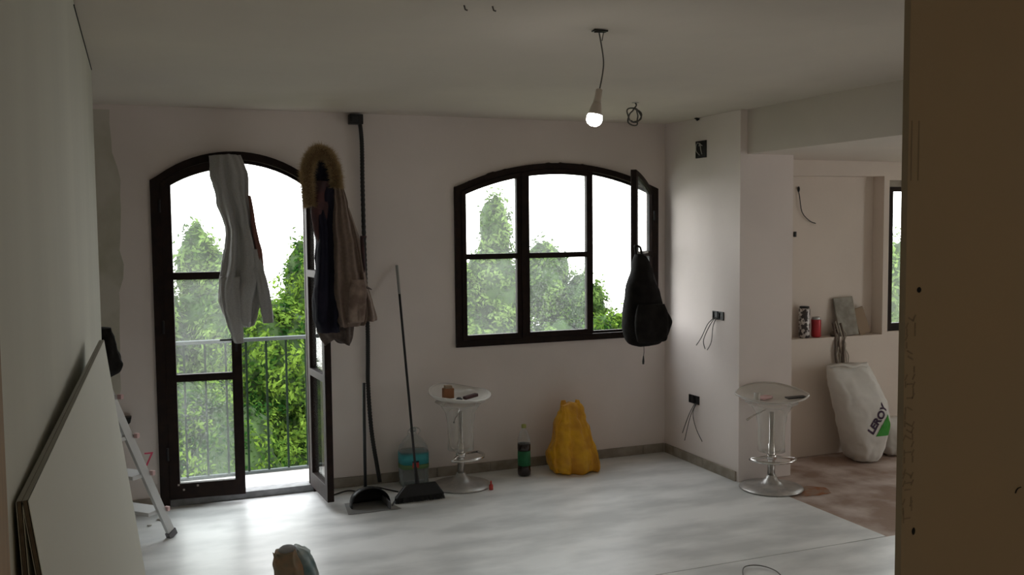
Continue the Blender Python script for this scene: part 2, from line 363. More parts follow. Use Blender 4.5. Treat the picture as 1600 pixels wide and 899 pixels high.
# ceilings
def wavy_ceiling(x0, x1, y0, y1, z):
    B = MB(); nx, ny = 40, 50; vs = []
    for i in range(nx+1):
        for j in range(ny+1):
            x = x0+(x1-x0)*i/nx; y = y0+(y1-y0)*j/ny
            e = min(1, (x-x0)*3, (x1-x)*3, (y1-y)*3)
            vs.append((x, y, z+(.010*noise.noise(Vector((x*1.1, y*1.6, 0)))+.004*noise.noise(Vector((x*4, y*4, 5))))*max(e, 0)))
    B.add(vs, [(i*(ny+1)+j, (i+1)*(ny+1)+j, (i+1)*(ny+1)+j+1, i*(ny+1)+j+1) for i in range(nx) for j in range(ny)])
    B.box(x0, x1, y0, y1, z+.03, z+.15); return B
struct(wavy_ceiling(-1.4, 3.9, -2.2, YB+.01, 2.5).build('ceiling', 'ceiling', smooth=False))
struct(MB().box(3.79, 7.0, 1.0, 5.64, 2.21, 2.52).build('ceiling', 'ceiling'))
# left partition, its far end squared off
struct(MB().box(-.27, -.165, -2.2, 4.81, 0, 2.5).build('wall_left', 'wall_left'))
struct(MB().box(-1.5, -1.4, 3.0, YO, 0, 2.5).build('wall_left', 'wall'))
struct(MB().box(-1.5, -.27, 2.9, 3.0, 0, 2.5).build('wall_left', 'wall'))
C = struct(MB().box(-.1652, -.162, 3.45, 4.80, 2.484, 2.4885).build('trim_3', 'hole')); C['label'] = 'dark crack where the left wall meets the ceiling'
# return wall, pier and kitchen back wall
struct(MB().box(3.735, 4.165, 5.253, 6.34, 0, 2.5).build('wall_right', 'wall'))
kz = [(4.165, 0), (7.1, 0), (7.1, 2.21), (4.165, 2.21)]
niche = [(4.44, .89), (5.32, .885), (5.32, 2.10), (4.44, 2.095)]
kwin = [(5.372, .905), (6.5, .905), (6.5, 2.07), (5.372, 2.07)]
struct(fill_poly(kz, [niche[::1], kwin], .115, 'wall_kitchen', 'kitchen_wall', xf=Matrix.Translation((0, 5.637, 0))))
struct(fill_poly(kz, [kwin], .16, 'wall_kitchen', 'kitchen_wall', xf=Matrix.Translation((0, 5.753, 0))))
struct(fill_poly([(0.9, 0), (5.75, 0), (5.75, 2.5), (0.9, 2.5)], [[(3.0, .06), (3.75, .06), (3.75, 2.0), (3.0, 2.0)]], .15, 'wall_kitchen', 'kitchen_wall', xf=Matrix.Translation((7.1, 0, 0)) @ Matrix.Rotation(PI/2, 4, 'Z')))  # opening for the added side door, letting daylight into the kitchen
# walls behind and beside the camera that close the flat off
struct(MB().box(-2.2, 2.6, -2.3, -2.2, 0, 2.5).build('wall_hall', 'wall'))
struct(MB().box(2.5, 2.6, -2.2, 1.12, 0, 2.5).build('wall_hall', 'wall'))
struct(MB().box(2.6, 7.1, 1.12, 1.22, 0, 2.5).build('wall_hall', 'wall'))
# skirting
def skirt(name, x0, x1, y0, y1):
    B = MB().box(x0, x1, y0, y1, 0, .068); return struct(B.build(name, 'skirting', bev=.002))
xs = [1.095, 1.50, 1.90, 2.30, 2.72, 3.13, 3.54, 3.725]
for a, b in zip(xs, xs[1:]): skirt('baseboard_back', a, b-.003, YB-.013, YB)
ys = [5.275, 5.67, 6.07, YB-.014]
for a, b in zip(ys, ys[1:]): skirt('baseboard_right', 3.722, 3.735, a, b-.003)
skirt('baseboard_back', -1.4, .08, YB-.013, YB)

# right foreground plasterboard on a stud, seen from the hall side
PB = thing('plasterboard_partition', (1.083, 1.1, 0), 'dark unlit plasterboard sheet filling the right side of the view', 'plasterboard')
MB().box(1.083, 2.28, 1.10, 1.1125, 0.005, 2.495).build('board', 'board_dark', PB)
for x in (1.19, 1.72, 2.2): MB().box(x, x+.048, 1.113, 1.19, 0.003, 2.497).build('stud', 'alu', PB)
def screw(x, z, rx, rz):
    b = MB(); b.add([(x+rx*math.cos(2*PI*k/12), 1.0995, z+rz*math.sin(2*PI*k/12)) for k in range(12)]+[(x, 1.0985, z)], [(k, (k+1) % 12, 12) for k in range(12)]); return b
screw(1.109, 1.644, .0045, .0045).build('screw', 'hole', PB); screw(1.107, 1.268, .0035, .006).build('screw', 'hole', PB)
MB().tube([(1.322, 1.099, 1.303), (1.324, 1.099, 1.308), (1.328, 1.099, 1.311), (1.334, 1.099, 1.312)], .001, 6).build('scratch', 'hole', PB)
# faded maker's print running down the edge: too faint to read, so broken strokes only
pr = MB(); r2 = random.Random(3)
def strk(x, z, a, l):
    pr.box(-l/2, l/2, 0, .0004, -.0012, .0012, Matrix.Translation((x, 1.0994, z)) @ Matrix.Rotation(a, 4, 'Y'))
for z0, z1, st in ((1.60, 1.47, .010), (1.46, 1.38, .011), (1.365, 1.335, .007), (1.318, 1.285, .007)):
    z = z0
    while z > z1:
        for a, dx in ((0, 0), (PI/2, -.008), (PI/2, .008)):
            if r2.random() < .55: strk(1.094+dx+r2.uniform(-.001, .001), z+r2.uniform(-.002, .002), a+r2.choice([0, .5]), .010 if a else .012)
        z -= st
for x in (1.088, 1.102): pr.box(x, x+.0022, 1.0994, 1.0998, 1.81, 1.90)
o = pr.build('faded_print', 'board_print', PB); tag(o, 'faint worn printing down the board edge', kind='stuff')

# left pine casing beside the camera
C = struct(MB().box(-.164, -.150, 1.10, 1.228, 0, 2.49).build('trim_2', 'casing', bev=.002)); C['label'] = 'edge of a raw brown wooden casing'

# balcony
struct(MB().box(-.7, 2.3, YO, 6.86, -.16, 0.0).build('balcony_slab', 'balcony'))
BR = thing('balcony_railing', (.6, 6.82, 0), 'grey metal balcony railing outside the open door', 'railing')
MB().box(-.6, 2.2, 6.797, 6.843, .95, .975).build('top_rail', 'rail', BR, bev=.004)
MB().box(-.6, 2.2, 6.805, 6.835, .004, .022).build('bottom_rail', 'rail', BR)
me0 = None
for i in range(20):
    x = -.55+.1385*i
    if me0 is None:
        bar = MB().box(-.007, .007, -.007, .007, .02, .955).build('bar', 'bar', BR); me0 = bar
    else:
        bar = me0.copy(); COL.objects.link(bar)
    bar.matrix_parent_inverse = pw(BR).inverted(); bar.location = (x, 6.82, 0)
for x in (-.6, 2.2): MB().box(x-.014, x+.014, 6.806, 6.834, 0, .96).build('post', 'rail', BR)

# ------------------------------------------------------------------ door_1
D = struct(thing('door_1', (.595, YB, 0)))
D['label'] = 'arched dark wooden balcony door, right leaf swung open'
dzi = lambda x: dz(x)-.042
outer = [(.090, 0), (.146, 0)] + [(x, dzi(x)) for x in [.146+(1.044-.146)*i/20 for i in range(21)]] + [(1.044, 0), (1.100, 0)] + [(x, dz(min(max(x, .10), 1.09))+.008) for x in [1.100-(1.100-.090)*i/20 for i in range(21)]]
fill_poly(outer, [], .075, 'frame', 'frame', D, Matrix.Translation((0, YB-.022, 0)))
stp = [(.140, 0), (.166, 0)] + [(x, dzi(x)-.02) for x in [.166+(1.024-.166)*i/20 for i in range(21)]] + [(1.024, 0), (1.050, 0)] + [(x, dzi(x)+.012) for x in [1.050-(1.050-.140)*i/20 for i in range(21)]]
fill_poly(stp, [], .03, 'door_stop', 'frame', D, Matrix.Translation((0, YB+.022, 0)))
MB().box(.146, 1.044, YB-.01, YB+.07, 0.0, .045).build('threshold', 'threshold', D, bev=.004)
MB().box(.10, 1.09, YB+.07, YO, -.005, .03).build('sill', 'threshold', D, bev=.004)
def leaf(root, w, xoff, mirror, hinge, ang, panemats, handle=True):
    """leaf in local coords: x 0..w from hinge, y thickness; arch follows the frame"""
    fz = (lambda x: dz(xoff-x if mirror else xoff+x)-.045)
    sw = .062; rails = [(.05, .148), (.792, .838), (1.432, 1.478)]
    outl = arch_poly(0, w, .05, fz, 12)
    holes = [[(sw, .148), (w-sw, .148), (w-sw, .792), (sw, .792)], [(sw, .838), (w-sw, .838), (w-sw, 1.432), (sw, 1.432)],
             arch_poly(sw, w-sw, 1.478, fz, 12, .055)]
    sgn = -1 if mirror else 1
    X = Matrix.Translation(hinge) @ Matrix.Rotation(ang, 4, 'Z') @ Matrix.Diagonal((sgn, 1, 1, 1))
    lf = fill_poly(outl, holes, .042, 'leaf', 'frame', root, X @ Matrix.Translation((0, -.021, 0)), bev=.003)
    for h, m in zip(holes, panemats):
        hh = [(min(max(x, sw), w-sw), z) for x, z in h]
        fill_poly(hh, [], .004, 'pane', m, lf, X @ Matrix.Translation((0, -.002, 0)))
    if handle:
        b = MB().box(w-.04, w-.025, -.026, -.02, .97, 1.12, X).tube([X @ Vector((w-.033, -.022, 1.05)), X @ Vector((w-.033, -.05, 1.05)), X @ Vector((w-.13, -.052, 1.05))], .007)
        b.build('handle', 'black', lf)
    # a few paint chips
    for k in range(3):
        z = rnd.uniform(.05, .15); x = rnd.uniform(.02, w-.05)
        MB().box(x, x+.012, -.0225, -.021, z+.02, z+.032, X).build('paint_chip', 'chip', lf)
    for z in (.3, 1.1, 1.85):
        MB().tube([X @ Vector((-.004, -.024, z)), X @ Vector((-.004, -.024, z+.08))], .007).build('hinge', 'black', lf)
    return lf
leaf(D, .458, .146, False, (.148, YB-.004, 0), math.radians(-6), ['pane_dirty', 'pane', 'pane'])
leaf(D, .455, 1.044, True, (1.040, YB-.03, 0), math.radians(93.5), ['pane', 'pane', 'pane_clear'], handle=False)

# ------------------------------------------------------------------ window_1
W = struct(thing('window_1', (2.86, YB, .91))); W['label'] = 'arched dark wooden window, right sash swung into the room'
wi = lambda x: wz(x)-.036
hole = arch_poly(2.098, 3.622, .948, wi, 20)
fill_poly(arch_poly(2.052, 3.668, .902, lambda x: wz(min(max(x, 2.06), 3.66))+.007, 24), [hole], .07, 'frame', 'frame', W, Matrix.Translation((0, YB-.02, 0)), bev=.002)
fill_poly(arch_poly(2.092, 3.628, .940, lambda x: wi(x)+.006, 20), [arch_poly(2.114, 3.606, .964, lambda x: wi(x)-.016, 20)], .025, 'window_stop', 'frame', W, Matrix.Translation((0, YB+.018, 0)))
# blackened, uneven sealant smeared along the arch
N = 90; low = [(2.055+1.61*i/N, wz(min(max(2.055+1.61*i/N, 2.06), 3.66))-.004) for i in range(N+1)]
up = [(x, z+.010+.014*max(-.4, noise.noise(Vector((x*11, 2, 0))))+.006*noise.noise(Vector((x*40, 5, 0)))) for x, z in low]
fill_poly(low+up[::-1], [], .006, 'sealant', 'frame', W, Matrix.Translation((0, YB-.006, 0)))
def sash(x0, x1, yoff, cross, root, X=None, pm=('pane', 'pane'), sl=.034, sr=.034):
    f2 = lambda x: wi(x)-.002
    outl = arch_poly(x0, x1, .95, f2, 12)
    h1 = [(x0+sl, .985), (x1-sr, .985), (x1-sr, cross-.019), (x0+sl, cross-.019)]
    h2 = arch_poly(x0+sl, x1-sr, cross+.019, f2, 12, .036)
    X = X or Matrix.Translation((0, YB-.028, 0))
    s_ = fill_poly(outl, [h1, h2], .042, 'sash', 'frame', root, X, bev=.003)
    for h, m in zip((h1, h2), pm): fill_poly(h, [], .004, 'pane', m, s_, X @ Matrix.Translation((0, .02, 0)))
    return s_
sash(2.099, 2.556, 0, 1.535, W, sl=.034, sr=.045)
sash(2.560, 3.112, 0, 1.535, W, sl=.048, sr=.05, pm=('pane_dirty', 'pane'))
MB().box(2.545, 2.572, YB-.042, YB-.028, .95, wi(2.56)-.01).build('cover_strip', 'frame', W)
ax = Matrix.Translation((3.618, YB-.03, 0)) @ Matrix.Rotation(math.radians(46), 4, 'Z') @ Matrix.Translation((-3.618, 0, 0))
s3 = sash(3.116, 3.618, 0, 1.535, W, X=ax, pm=('pane_clear', 'pane_clear'), sl=.05, sr=.04)
b = MB().box(3.135, 3.150, -.008, 0, 1.50, 1.60, ax).tube([ax @ Vector((3.142, 0, 1.55)), ax @ Vector((3.142, -.045, 1.55)), ax @ Vector((3.235, -.048, 1.552))], .008)
b.build('handle', 'alu', s3)
for z in (1.15, 1.78): MB().tube([(3.63, YB-.028, z), (3.63, YB-.028, z+.07)], .008).build('hinge', 'black', W)
MB().box(2.06, 3.66, YB+.05, YO+.03, .87, .91).build('outer_sill', 'balcony', W)

# kitchen window
K = struct(thing('window_2', (5.93, 5.66, .905)))
K['label'] = 'narrow strip of a dark framed window at the kitchen end'
kf = [(5.374, .907), (6.498, .907), (6.498, 2.068), (5.374, 2.068)]
kh = [(5.43, .965), (5.92, .965), (5.92, 1.985), (5.43, 1.985)]; kh2 = [(5.96, .965), (6.45, .965), (6.45, 1.985), (5.96, 1.985)]
o = fill_poly(kf, [kh, kh2], .05, 'frame', MT and 'frame', K, Matrix.Translation((0, 5.655, 0)), bev=.003)
for h in (kh, kh2): fill_poly(h, [], .004, 'pane', 'pane', o, Matrix.Translation((0, 5.68, 0)))
MB().box(5.374, 6.498, 5.645, 5.654, 2.02, 2.068).build('top_rail', 'skirting', K)
K3 = struct(thing('added_side_door', (7.0, 3.4, .06)))  # unseen side door, added to bring more light onto the kitchen walls
X3 = Matrix.Translation((7.06, 0, 0)) @ Matrix.Rotation(PI/2, 4, 'Z')
o = fill_poly([(3.0, .06), (3.75, .06), (3.75, 2.0), (3.0, 2.0)], [[(3.06, .12), (3.36, .12), (3.36, 1.94), (3.06, 1.94)], [(3.40, .12), (3.69, .12), (3.69, 1.94), (3.40, 1.94)]], .05, 'frame', 'frame', K3, X3)

# ------------------------------------------------------------------ stacked plasterboard sheets on the left
def lean_sheet(xt, xb, zt, th, label, y0=1.39, y1=3.34, sk=0.03):
    """bottom outer line at xb, top outer line at xt; sk = extra X at the far end"""
    t = thing('plasterboard_sheet', (xb, (y0+y1)/2, 0), label, 'plasterboard', 'plasterboard sheets leaning on the left wall')
    d = Vector((xt-xb, 0, zt)).normalized(); n_ = Vector((d.z, 0, -d.x))
    def P(y, k, off):  # k 0 bottom .. 1 top
        x = xb+(xt-xb)*k+sk*(y-y0)/(y1-y0); z = zt*k+.0
        return Vector((x, y, z))-n_*off
    B = MB(); vs = [P(y, k, o_) for y in (y0, y1) for k in (0.0, 1.0) for o_ in (.001, th-.001)]
    zmin = min(v.z for v in vs); vs = [v-Vector((0, 0, zmin-.001)) for v in vs]
    B.add(vs, [(0,1,3,2),(4,6,7,5),(0,4,5,1),(2,3,7,6),(1,5,7,3)]); B.build('core', 'sheet_end', t)
    F = MB()
    for o_ in (0, th):
        vs = [P(y, k, o_)-Vector((0, 0, zmin-.001)) for y in (y0+.0005, y1) for k in (0.001, .9995)]
        e = n_*(-.0008 if o_ else .0008)
        F.add(vs+[v+e for v in vs], [(0,1,3,2),(4,6,7,5),(0,4,5,1),(2,3,7,6),(0,2,6,4),(1,5,7,3)])
    F.build('paper_face', 'sheet_face', t)
    vs = [P(y, 1.0, o_)-Vector((0, 0, zmin-.0015)) for y in (y0, y1) for o_ in (0, th)]
    MB().add(vs+[v+Vector((0, 0, .0008)) for v in vs], [(0,1,3,2),(4,6,7,5),(0,4,5,1),(2,3,7,6),(0,2,6,4),(1,5,7,3)]).build('edge_tape', 'sheet_edge', t)
lean_sheet(-.146, .028, 1.385, .0065, 'pale plasterboard sheet leaning on the left wall, outermost of the two', sk=.038)
lean_sheet(-.1530, -.100, 1.385, .0065, 'plasterboard sheet leaning behind the outer sheet, its dark end showing', sk=.0375, y1=3.34)

# ------------------------------------------------------------------ hanging bulb, coil, ceiling bits
L = thing('hanging_bulb', (1.692, 3.3, 2.5), 'lit white bulb hanging on a thin wire from the ceiling', 'lamp')
MB().box(1.665, 1.722, 3.285, 3.315, 2.494, 2.499).tube([(1.67, 3.3, 2.493), (1.72, 3.3, 2.497)], .004).build('ceiling_hook', 'black', L)
wp = interp
pts = [interp([(1.690, 3.3, 2.495), (1.700, 3.298, 2.44), (1.708, 3.297, 2.38), (1.703, 3.297, 2.33), (1.690, 3.297, 2.272)], i/16) for i in range(17)]
MB().tube(pts, .0028, 8).build('wire', 'grey_wire', L)
MB().tube([(1.71, 3.3, 2.495), (1.706, 3.3, 2.475), (1.703, 3.3, 2.46)], .002, 6).build('wire_end', 'grey_wire', L)
X = Matrix.Translation((1.668, 3.297, 2.162)) @ Matrix.Rotation(math.radians(11), 4, 'Y')
MB().lathe([(.006, .116), (.013, .112), (.014, .072), (.016, .068), (.016, .06)], m=X).build('lamp_holder', 'white_plastic', L, True)
MB().lathe([(.016, .06), (.021, .045), (.026, .02), (.0285, .012)], m=X).build('bulb_collar', 'white_plastic', L, True)
MB().lathe([(.0285, .012), (.031, 0), (.030, -.012), (.024, -.023), (.013, -.030), (.0001, -.032)], m=X).build('bulb', 'bulb', L, True)

Cc = thing('cable_coil', (2.88, 5.146, 2.5), 'grey cable coil hanging from the ceiling beside the bulb', 'cable')
MB().lathe([(.022, 0), (.022, .003)], (2.885, 5.146, 2.4965), 14).build('ceiling_cap', 'pale_wire', Cc)
pts = []
for i in range(70):
    a = i/69*2*PI*2.6; r = .046+.012*math.sin(i*.35)
    pts.append((2.873+r*.85*math.sin(a)+.004*math.sin(i), 5.146+.012*math.sin(i*.6), 2.415+r*math.cos(a)))
MB().tube([(2.885, 5.146, 2.497), (2.892, 5.146, 2.485), (2.888, 5.146, 2.475)]+pts, .0048, 7).build('cable', 'grey_wire', Cc, True)
t = MB().tube([(3.70, 5.735, 2.494), (3.715, 5.74, 2.488), (3.734, 5.75, 2.492)], [.006, .012, .008], 8).tube([(3.69, 5.735, 2.492), (3.71, 5.735, 2.494)], .004)
tag(t.build('cable_stub', 'black'), 'small black cable stub poking from the ceiling above the square wall box', 'cable')
for (x, y, lb) in ((1.064, 3.08, 'left of two tiny hooks in the ceiling at the top of the view'), (1.16, 3.06, 'right of two tiny hooks in the ceiling at the top of the view')):
    tag(MB().tube([(x, y, 2.499), (x+.004, y, 2.485), (x+.012, y, 2.483)], .003, 6).build('ceiling_hook', 'grey_wire'), lb, 'hook')

# unseen lamp added behind the camera to brighten the board and hall side
HL = thing('hall_fill_lamp', (1.35, -.6, 2.5), 'round fill lamp added on the hall ceiling, unseen behind the camera', 'lamp')
MB().lathe([(.12, 0), (.12, -.02), (.10, -.03)], (1.35, -.6, 2.498), 24).build('lamp_base', 'white_plastic', HL, True)
MB().lathe([(.10, -.03), (.095, -.06), (.06, -.085), (.0001, -.095)], (1.35, -.6, 2.498), 24).build('diffuser', 'fill_glow', HL, True)
# ------------------------------------------------------------------ wall boxes on the return wall
def wirebundle(root, paths, m='grey_wire', r=.003):
    for p in paths:
        q = [interp([tuple(a) for a in p], i/14) for i in range(15)]
        MB().tube(q, r, 6).build('wire', m, root)
def wallbox(y0, y1, z0, z1, label, wires, split=True, X0=3.735):
    t = thing('socket_box', (X0, (y0+y1)/2, z0), label, 'socket box', None)
    parts = [(y0, (y0+y1)/2-.005), ((y0+y1)/2+.005, y1)] if split else [(y0, y1)]
    for a, b in parts:
        rim = MB(); w_ = .006
        rim.box(X0-.008, X0, a, a+w_, z0, z1).box(X0-.008, X0, b-w_, b, z0, z1).box(X0-.008, X0, a, b, z0, z0+w_).box(X0-.008, X0, a, b, z1-w_, z1)
        rim.box(X0-.0015, X0-.0005, a, b, z0, z1)
        o = rim.build('box', 'black', t)
    wirebundle(t, wires); return t
t = wallbox(5.65, 5.78, 2.215, 2.345-.01, 'square black wall box with looped wires high on the return wall', [
    [(3.73, 5.70, 2.30), (3.715, 5.74, 2.32), (3.715, 5.755, 2.27), (3.728, 5.73, 2.235)], [(3.73, 5.74, 2.30), (3.712, 5.70, 2.315), (3.712, 5.69, 2.27), (3.728, 5.70, 2.24)]], split=False)
for ch in t.children:
    if ch.name.startswith('wire'): ch.data.materials[0] = MT['pale_wire']
wallbox(5.43, 5.56, 1.085, 1.142, 'black double socket box at mid height with three bent wires', [
    [(3.73, 5.53, 1.10), (3.70, 5.56, 1.03), (3.695, 5.62, .93), (3.695, 5.60, .87)],
    [(3.73, 5.53, 1.10), (3.69, 5.56, 1.05), (3.685, 5.63, .95), (3.70, 5.72, .882)],
    [(3.73, 5.51, 1.10), (3.70, 5.51, 1.04), (3.70, 5.53, .93), (3.70, 5.58, .865)]])
wallbox(5.73, 5.86, .445, .505, 'black double socket box near the floor with long thin wires', [
    [(3.73, 5.76, .45), (3.70, 5.76, .38), (3.70, 5.72, .28), (3.70, 5.64, .20)],
    [(3.73, 5.78, .45), (3.70, 5.80, .38), (3.70, 5.85, .30), (3.70, 5.90, .21)],
    [(3.73, 5.77, .45), (3.70, 5.79, .36), (3.70, 5.83, .27), (3.70, 5.87, .16)]])
# kitchen wall wires
t = thing('loose_wire', (4.53, 5.75, 2.0), 'thin dark wire curling out of the kitchen niche wall', 'wire')
wirebundle(t, [[(4.60, 5.75, 2.015), (4.605, 5.735, 1.95), (4.63, 5.735, 1.83), (4.70, 5.735, 1.765), (4.76, 5.74, 1.745)]], 'black', .0035)
MB().sphere((4.603, 5.742, 2.0), .009, .009, .022).build('strain_relief', 'black', t)
tag(MB().box(4.565, 4.583, 5.735, 5.751, 1.645, 1.685).build('wall_plug', 'black', bev=.003), 'tiny dark plug in the niche wall below the curling wire', 'plug')

# conduit down the back wall
Q = thing('black_conduit', (1.41, 6.19, 0), 'black flexible conduit hanging from a box at the ceiling down the back wall', 'conduit')
MB().box(1.325, 1.415, 6.15, 6.209, 2.425, 2.49).box(1.335, 1.375, 6.142, 6.15, 2.44, 2.48).build('junction_box', 'black', Q, bev=.004)
ctrl = [(1.395, 6.178, 2.46), (1.408, 6.178, 2.3), (1.408, 6.18, 1.98), (1.414, 6.183, 1.47), (1.424, 6.183, 1.1), (1.422, 6.183, .87), (1.419, 6.183, .68), (1.435, 6.178, .38), (1.462, 6.15, .14), (1.475, 6.13, .03)]
n = 260; pts = [interp(ctrl, i/n) for i in range(n+1)]
MB().tube(pts, [.0155 if i % 2 else .0125 for i in range(n+1)], 10).build('corrugated_tube', 'black_rub', Q, True)
q = thing('floor_cable', (1.4, 6.0, 0), 'thin black cable lying along the foot of the back wall', 'cable')
pts = [interp([(1.12, 6.02, .005), (1.25, 6.10, .005), (1.34, 6.02, .006), (1.42, 6.12, .006), (1.50, 6.02, .005), (1.55, 5.94, .005)], i/40) for i in range(41)]
MB().tube(pts, .005, 6).build('cable', 'black_rub', q)

# ------------------------------------------------------------------ grey garment over the door leaf
G = thing('grey_sweatshirt', (.53, 6.10, 2.19), 'grey sweatshirt hung by its hem over the arched door top', 'sweatshirt')
loft([(2.20, .432, .618, 6.095, .035), (2.10, .44, .645, 6.085, .045), (1.93, .47, .665, 6.08, .045), (1.76, .515, .690, 6.08, .042), (1.60, .505, .725, 6.075, .045),
      (1.42, .475, .735, 6.075, .050), (1.30, .472, .72, 6.075, .050), (1.20, .495, .69, 6.075, .045), (1.145, .53, .67, 6.075, .034)], 'body', 'grey_cloth', G, folds=6, amp=.62, seed=1.3, noise_amp=.012, nu=72, nv=56, twist=2.0, hem=.015)
loft([(1.45, .475, .60, 6.055, .03), (1.30, .478, .605, 6.05, .034), (1.18, .50, .605, 6.05, .032), (1.09, .53, .605, 6.05, .026), (1.035, .55, .605, 6.05, .022)], 'sleeve', 'grey_cloth', G, folds=4, amp=.3, seed=3, noise_amp=.008)
loft([(1.62, .63, .715, 6.05, .028), (1.42, .68, .755, 6.05, .030), (1.27, .705, .785, 6.05, .030), (1.17, .72, .79, 6.05, .024), (1.150, .725, .788, 6.05, .022)], 'sleeve', 'grey_cloth', G, folds=4, amp=.3, seed=5, noise_amp=.008)
loft([(1.95, .655, .672, 6.06, .02), (1.78, .67, .70, 6.055, .022), (1.62, .69, .728, 6.05, .022), (1.45, .72, .745, 6.055, .02)], 'lining', 'rust_cloth', G, folds=3, amp=.2, seed=2, nu=20, nv=16)

# ------------------------------------------------------------------ coats on the open leaf
PK = thing('hooded_parka', (1.02, 5.64, 1.1), 'dark navy parka with a tan fur-edged hood, hung on the open door leaf', 'coat')
loft([(2.14, 1.00, 1.08, 5.63, .05), (2.02, .985, 1.115, 5.63, .07), (1.90, .975, 1.13, 5.62, .075), (1.75, .985, 1.13, 5.62, .07), (1.58, .992, 1.135, 5.62, .07),
      (1.42, .978, 1.14, 5.62, .075), (1.32, .962, 1.14, 5.62, .085), (1.22, .965, 1.13, 5.62, .08), (1.15, .99, 1.12, 5.62, .07), (1.12, 1.0, 1.12, 5.62, .06)],
     'body', 'navy', PK, folds=5, amp=.22, seed=.7, noise_amp=.012)
loft([(2.02, 1.0, 1.075, 5.575, .035), (1.88, .962, 1.06, 5.57, .035), (1.76, .965, 1.05, 5.565, .034), (1.68, .985, 1.04, 5.565, .03), (1.62, 1.0, 1.03, 5.565, .02)], 'lining', 'maroon', PK, folds=3, amp=.2, seed=2)
loft([(1.90, .965, 1.045, 5.60, .045), (1.75, .99, 1.05, 5.56, .045), (1.55, .985, 1.055, 5.555, .045), (1.35, .965, 1.045, 5.555, .05), (1.22, .968, 1.03, 5.555, .045), (1.19, .972, 1.03, 5.555, .04)], 'sleeve', 'navy', PK, folds=4, amp=.18, seed=4)
# fur: horseshoe of fine strands round a soft roll
path = [(.955, 5.56, 1.875), (.945, 5.56, 1.96), (.94, 5.56, 2.05), (.955, 5.57, 2.13), (.99, 5.58, 2.185), (1.035, 5.585, 2.195), (1.075, 5.58, 2.16), (1.10, 5.575, 2.09), (1.108, 5.57, 2.02), (1.105, 5.57, 1.985)]
pp = [Vector(interp(path, i/40)) for i in range(41)]
fr_ = MB().tube(pp, [.024+.008*math.sin(PI*i/40) for i in range(41)], 10).build('fur_roll', 'fur_core', PK, True)
F = MB(); fv = []; ff = []
for i in range(15000):
    k = rnd.random()*40; a = Vector(interp(path, k/40)); t_ = (Vector(interp(path, min(1, k/40+.02)))-a)
    if t_.length < 1e-5: t_ = Vector((0, 0, -1))
    t_.normalize(); u = t_.orthogonal().normalized(); v_ = t_.cross(u); an = rnd.random()*2*PI
    d = u*math.cos(an)+v_*math.sin(an); base = a+d*.020
    cen = Vector((1.03, 5.57, 2.0)); outd = (a-cen).normalized()
    l = rnd.uniform(.016, .036)*(1.5 if rnd.random() < .3 else 1)
    tip = base+(d+outd*.35+Vector((rnd.uniform(-.8, .8), rnd.uniform(-.8, .8), rnd.uniform(-.8, .5)))).normalized()*l
    s_ = t_*.0011; kk = len(fv); fv += [base-s_, base+s_, tip]; ff.append((kk, kk+1, kk+2))
F.add(fv, ff); 
me = bpy.data.meshes.new('fur_trim'); me.from_pydata([tuple(v) for v in F.v], [], F.f); me.materials.append(MT['fur'])
o = bpy.data.objects.new('fur_trim', me); COL.objects.link(o); o.parent = PK; o.matrix_parent_inverse = pw(PK).inverted()
tag(o, 'bushy tan fur edging the hood', kind='stuff')

SH = thing('checked_shirt', (1.1, 5.66, 1.07), 'dark checked shirt whose hem hangs below the navy parka and beige jacket', 'shirt')
loft([(1.60, 1.06, 1.16, 5.70, .04), (1.35, 1.04, 1.20, 5.70, .05), (1.20, 1.02, 1.22, 5.70, .05), (1.13, .995, 1.225, 5.70, .05), (1.08, 1.02, 1.225, 5.70, .045), (1.05, 1.05, 1.22, 5.70, .04)], 'body', 'plaid', SH, folds=6, amp=.25, seed=1, noise_amp=.01, hem=.02)

JK = thing('beige_jacket', (1.2, 5.58, 1.16), 'brown-beige jacket hung over the parka, widening to its hem', 'jacket')
loft([(2.0, 1.085, 1.15, 5.60, .04), (1.90, 1.075, 1.175, 5.59, .055), (1.75, 1.07, 1.205, 5.58, .06), (1.60, 1.07, 1.235, 5.575, .062), (1.45, 1.065, 1.265, 5.57, .065),
      (1.34, 1.07, 1.28, 5.57, .068), (1.24, 1.085, 1.28, 5.57, .065), (1.18, 1.105, 1.27, 5.57, .058), (1.155, 1.12, 1.26, 5.57, .05)],
     'body', 'beige', JK, folds=6, amp=.32, seed=2.2, noise_amp=.009, nu=80, nv=60, twist=1.5)
loft([(1.86, 1.15, 1.19, 5.60, .035), (1.68, 1.19, 1.245, 5.59, .04), (1.50, 1.215, 1.275, 5.585, .042), (1.38, 1.23, 1.295, 5.58, .045), (1.27, 1.25, 1.325, 5.58, .045), (1.19, 1.255, 1.345, 5.58, .045), (1.18, 1.26, 1.34, 5.58, .04)], 'sleeve', 'beige', JK, folds=4, amp=.22, seed=1.1)
loft([(1.44, 1.175, 1.255, 5.505, .010), (1.37, 1.16, 1.265, 5.50, .014), (1.28, 1.155, 1.26, 5.50, .014), (1.18, 1.15, 1.245, 5.505, .012)], 'pocket', 'beige_pale', JK, folds=3, amp=.2, seed=2, nu=24, nv=18)
MB().tube([(1.255, 5.555, 1.69), (1.258, 5.55, 1.60), (1.265, 5.55, 1.50), (1.255, 5.548, 1.47)], [.012, .011, .010, .006], 8).box(1.245, 1.28, 5.54, 5.56, 1.685, 1.697).build('strap', 'maroon', JK, True)
MB().tube([(1.20, 5.515, 1.42), (1.25, 5.51, 1.40), (1.30, 5.52, 1.375)], [.012, .009, .004], 8).build('belt_end', 'plaid', JK, True)

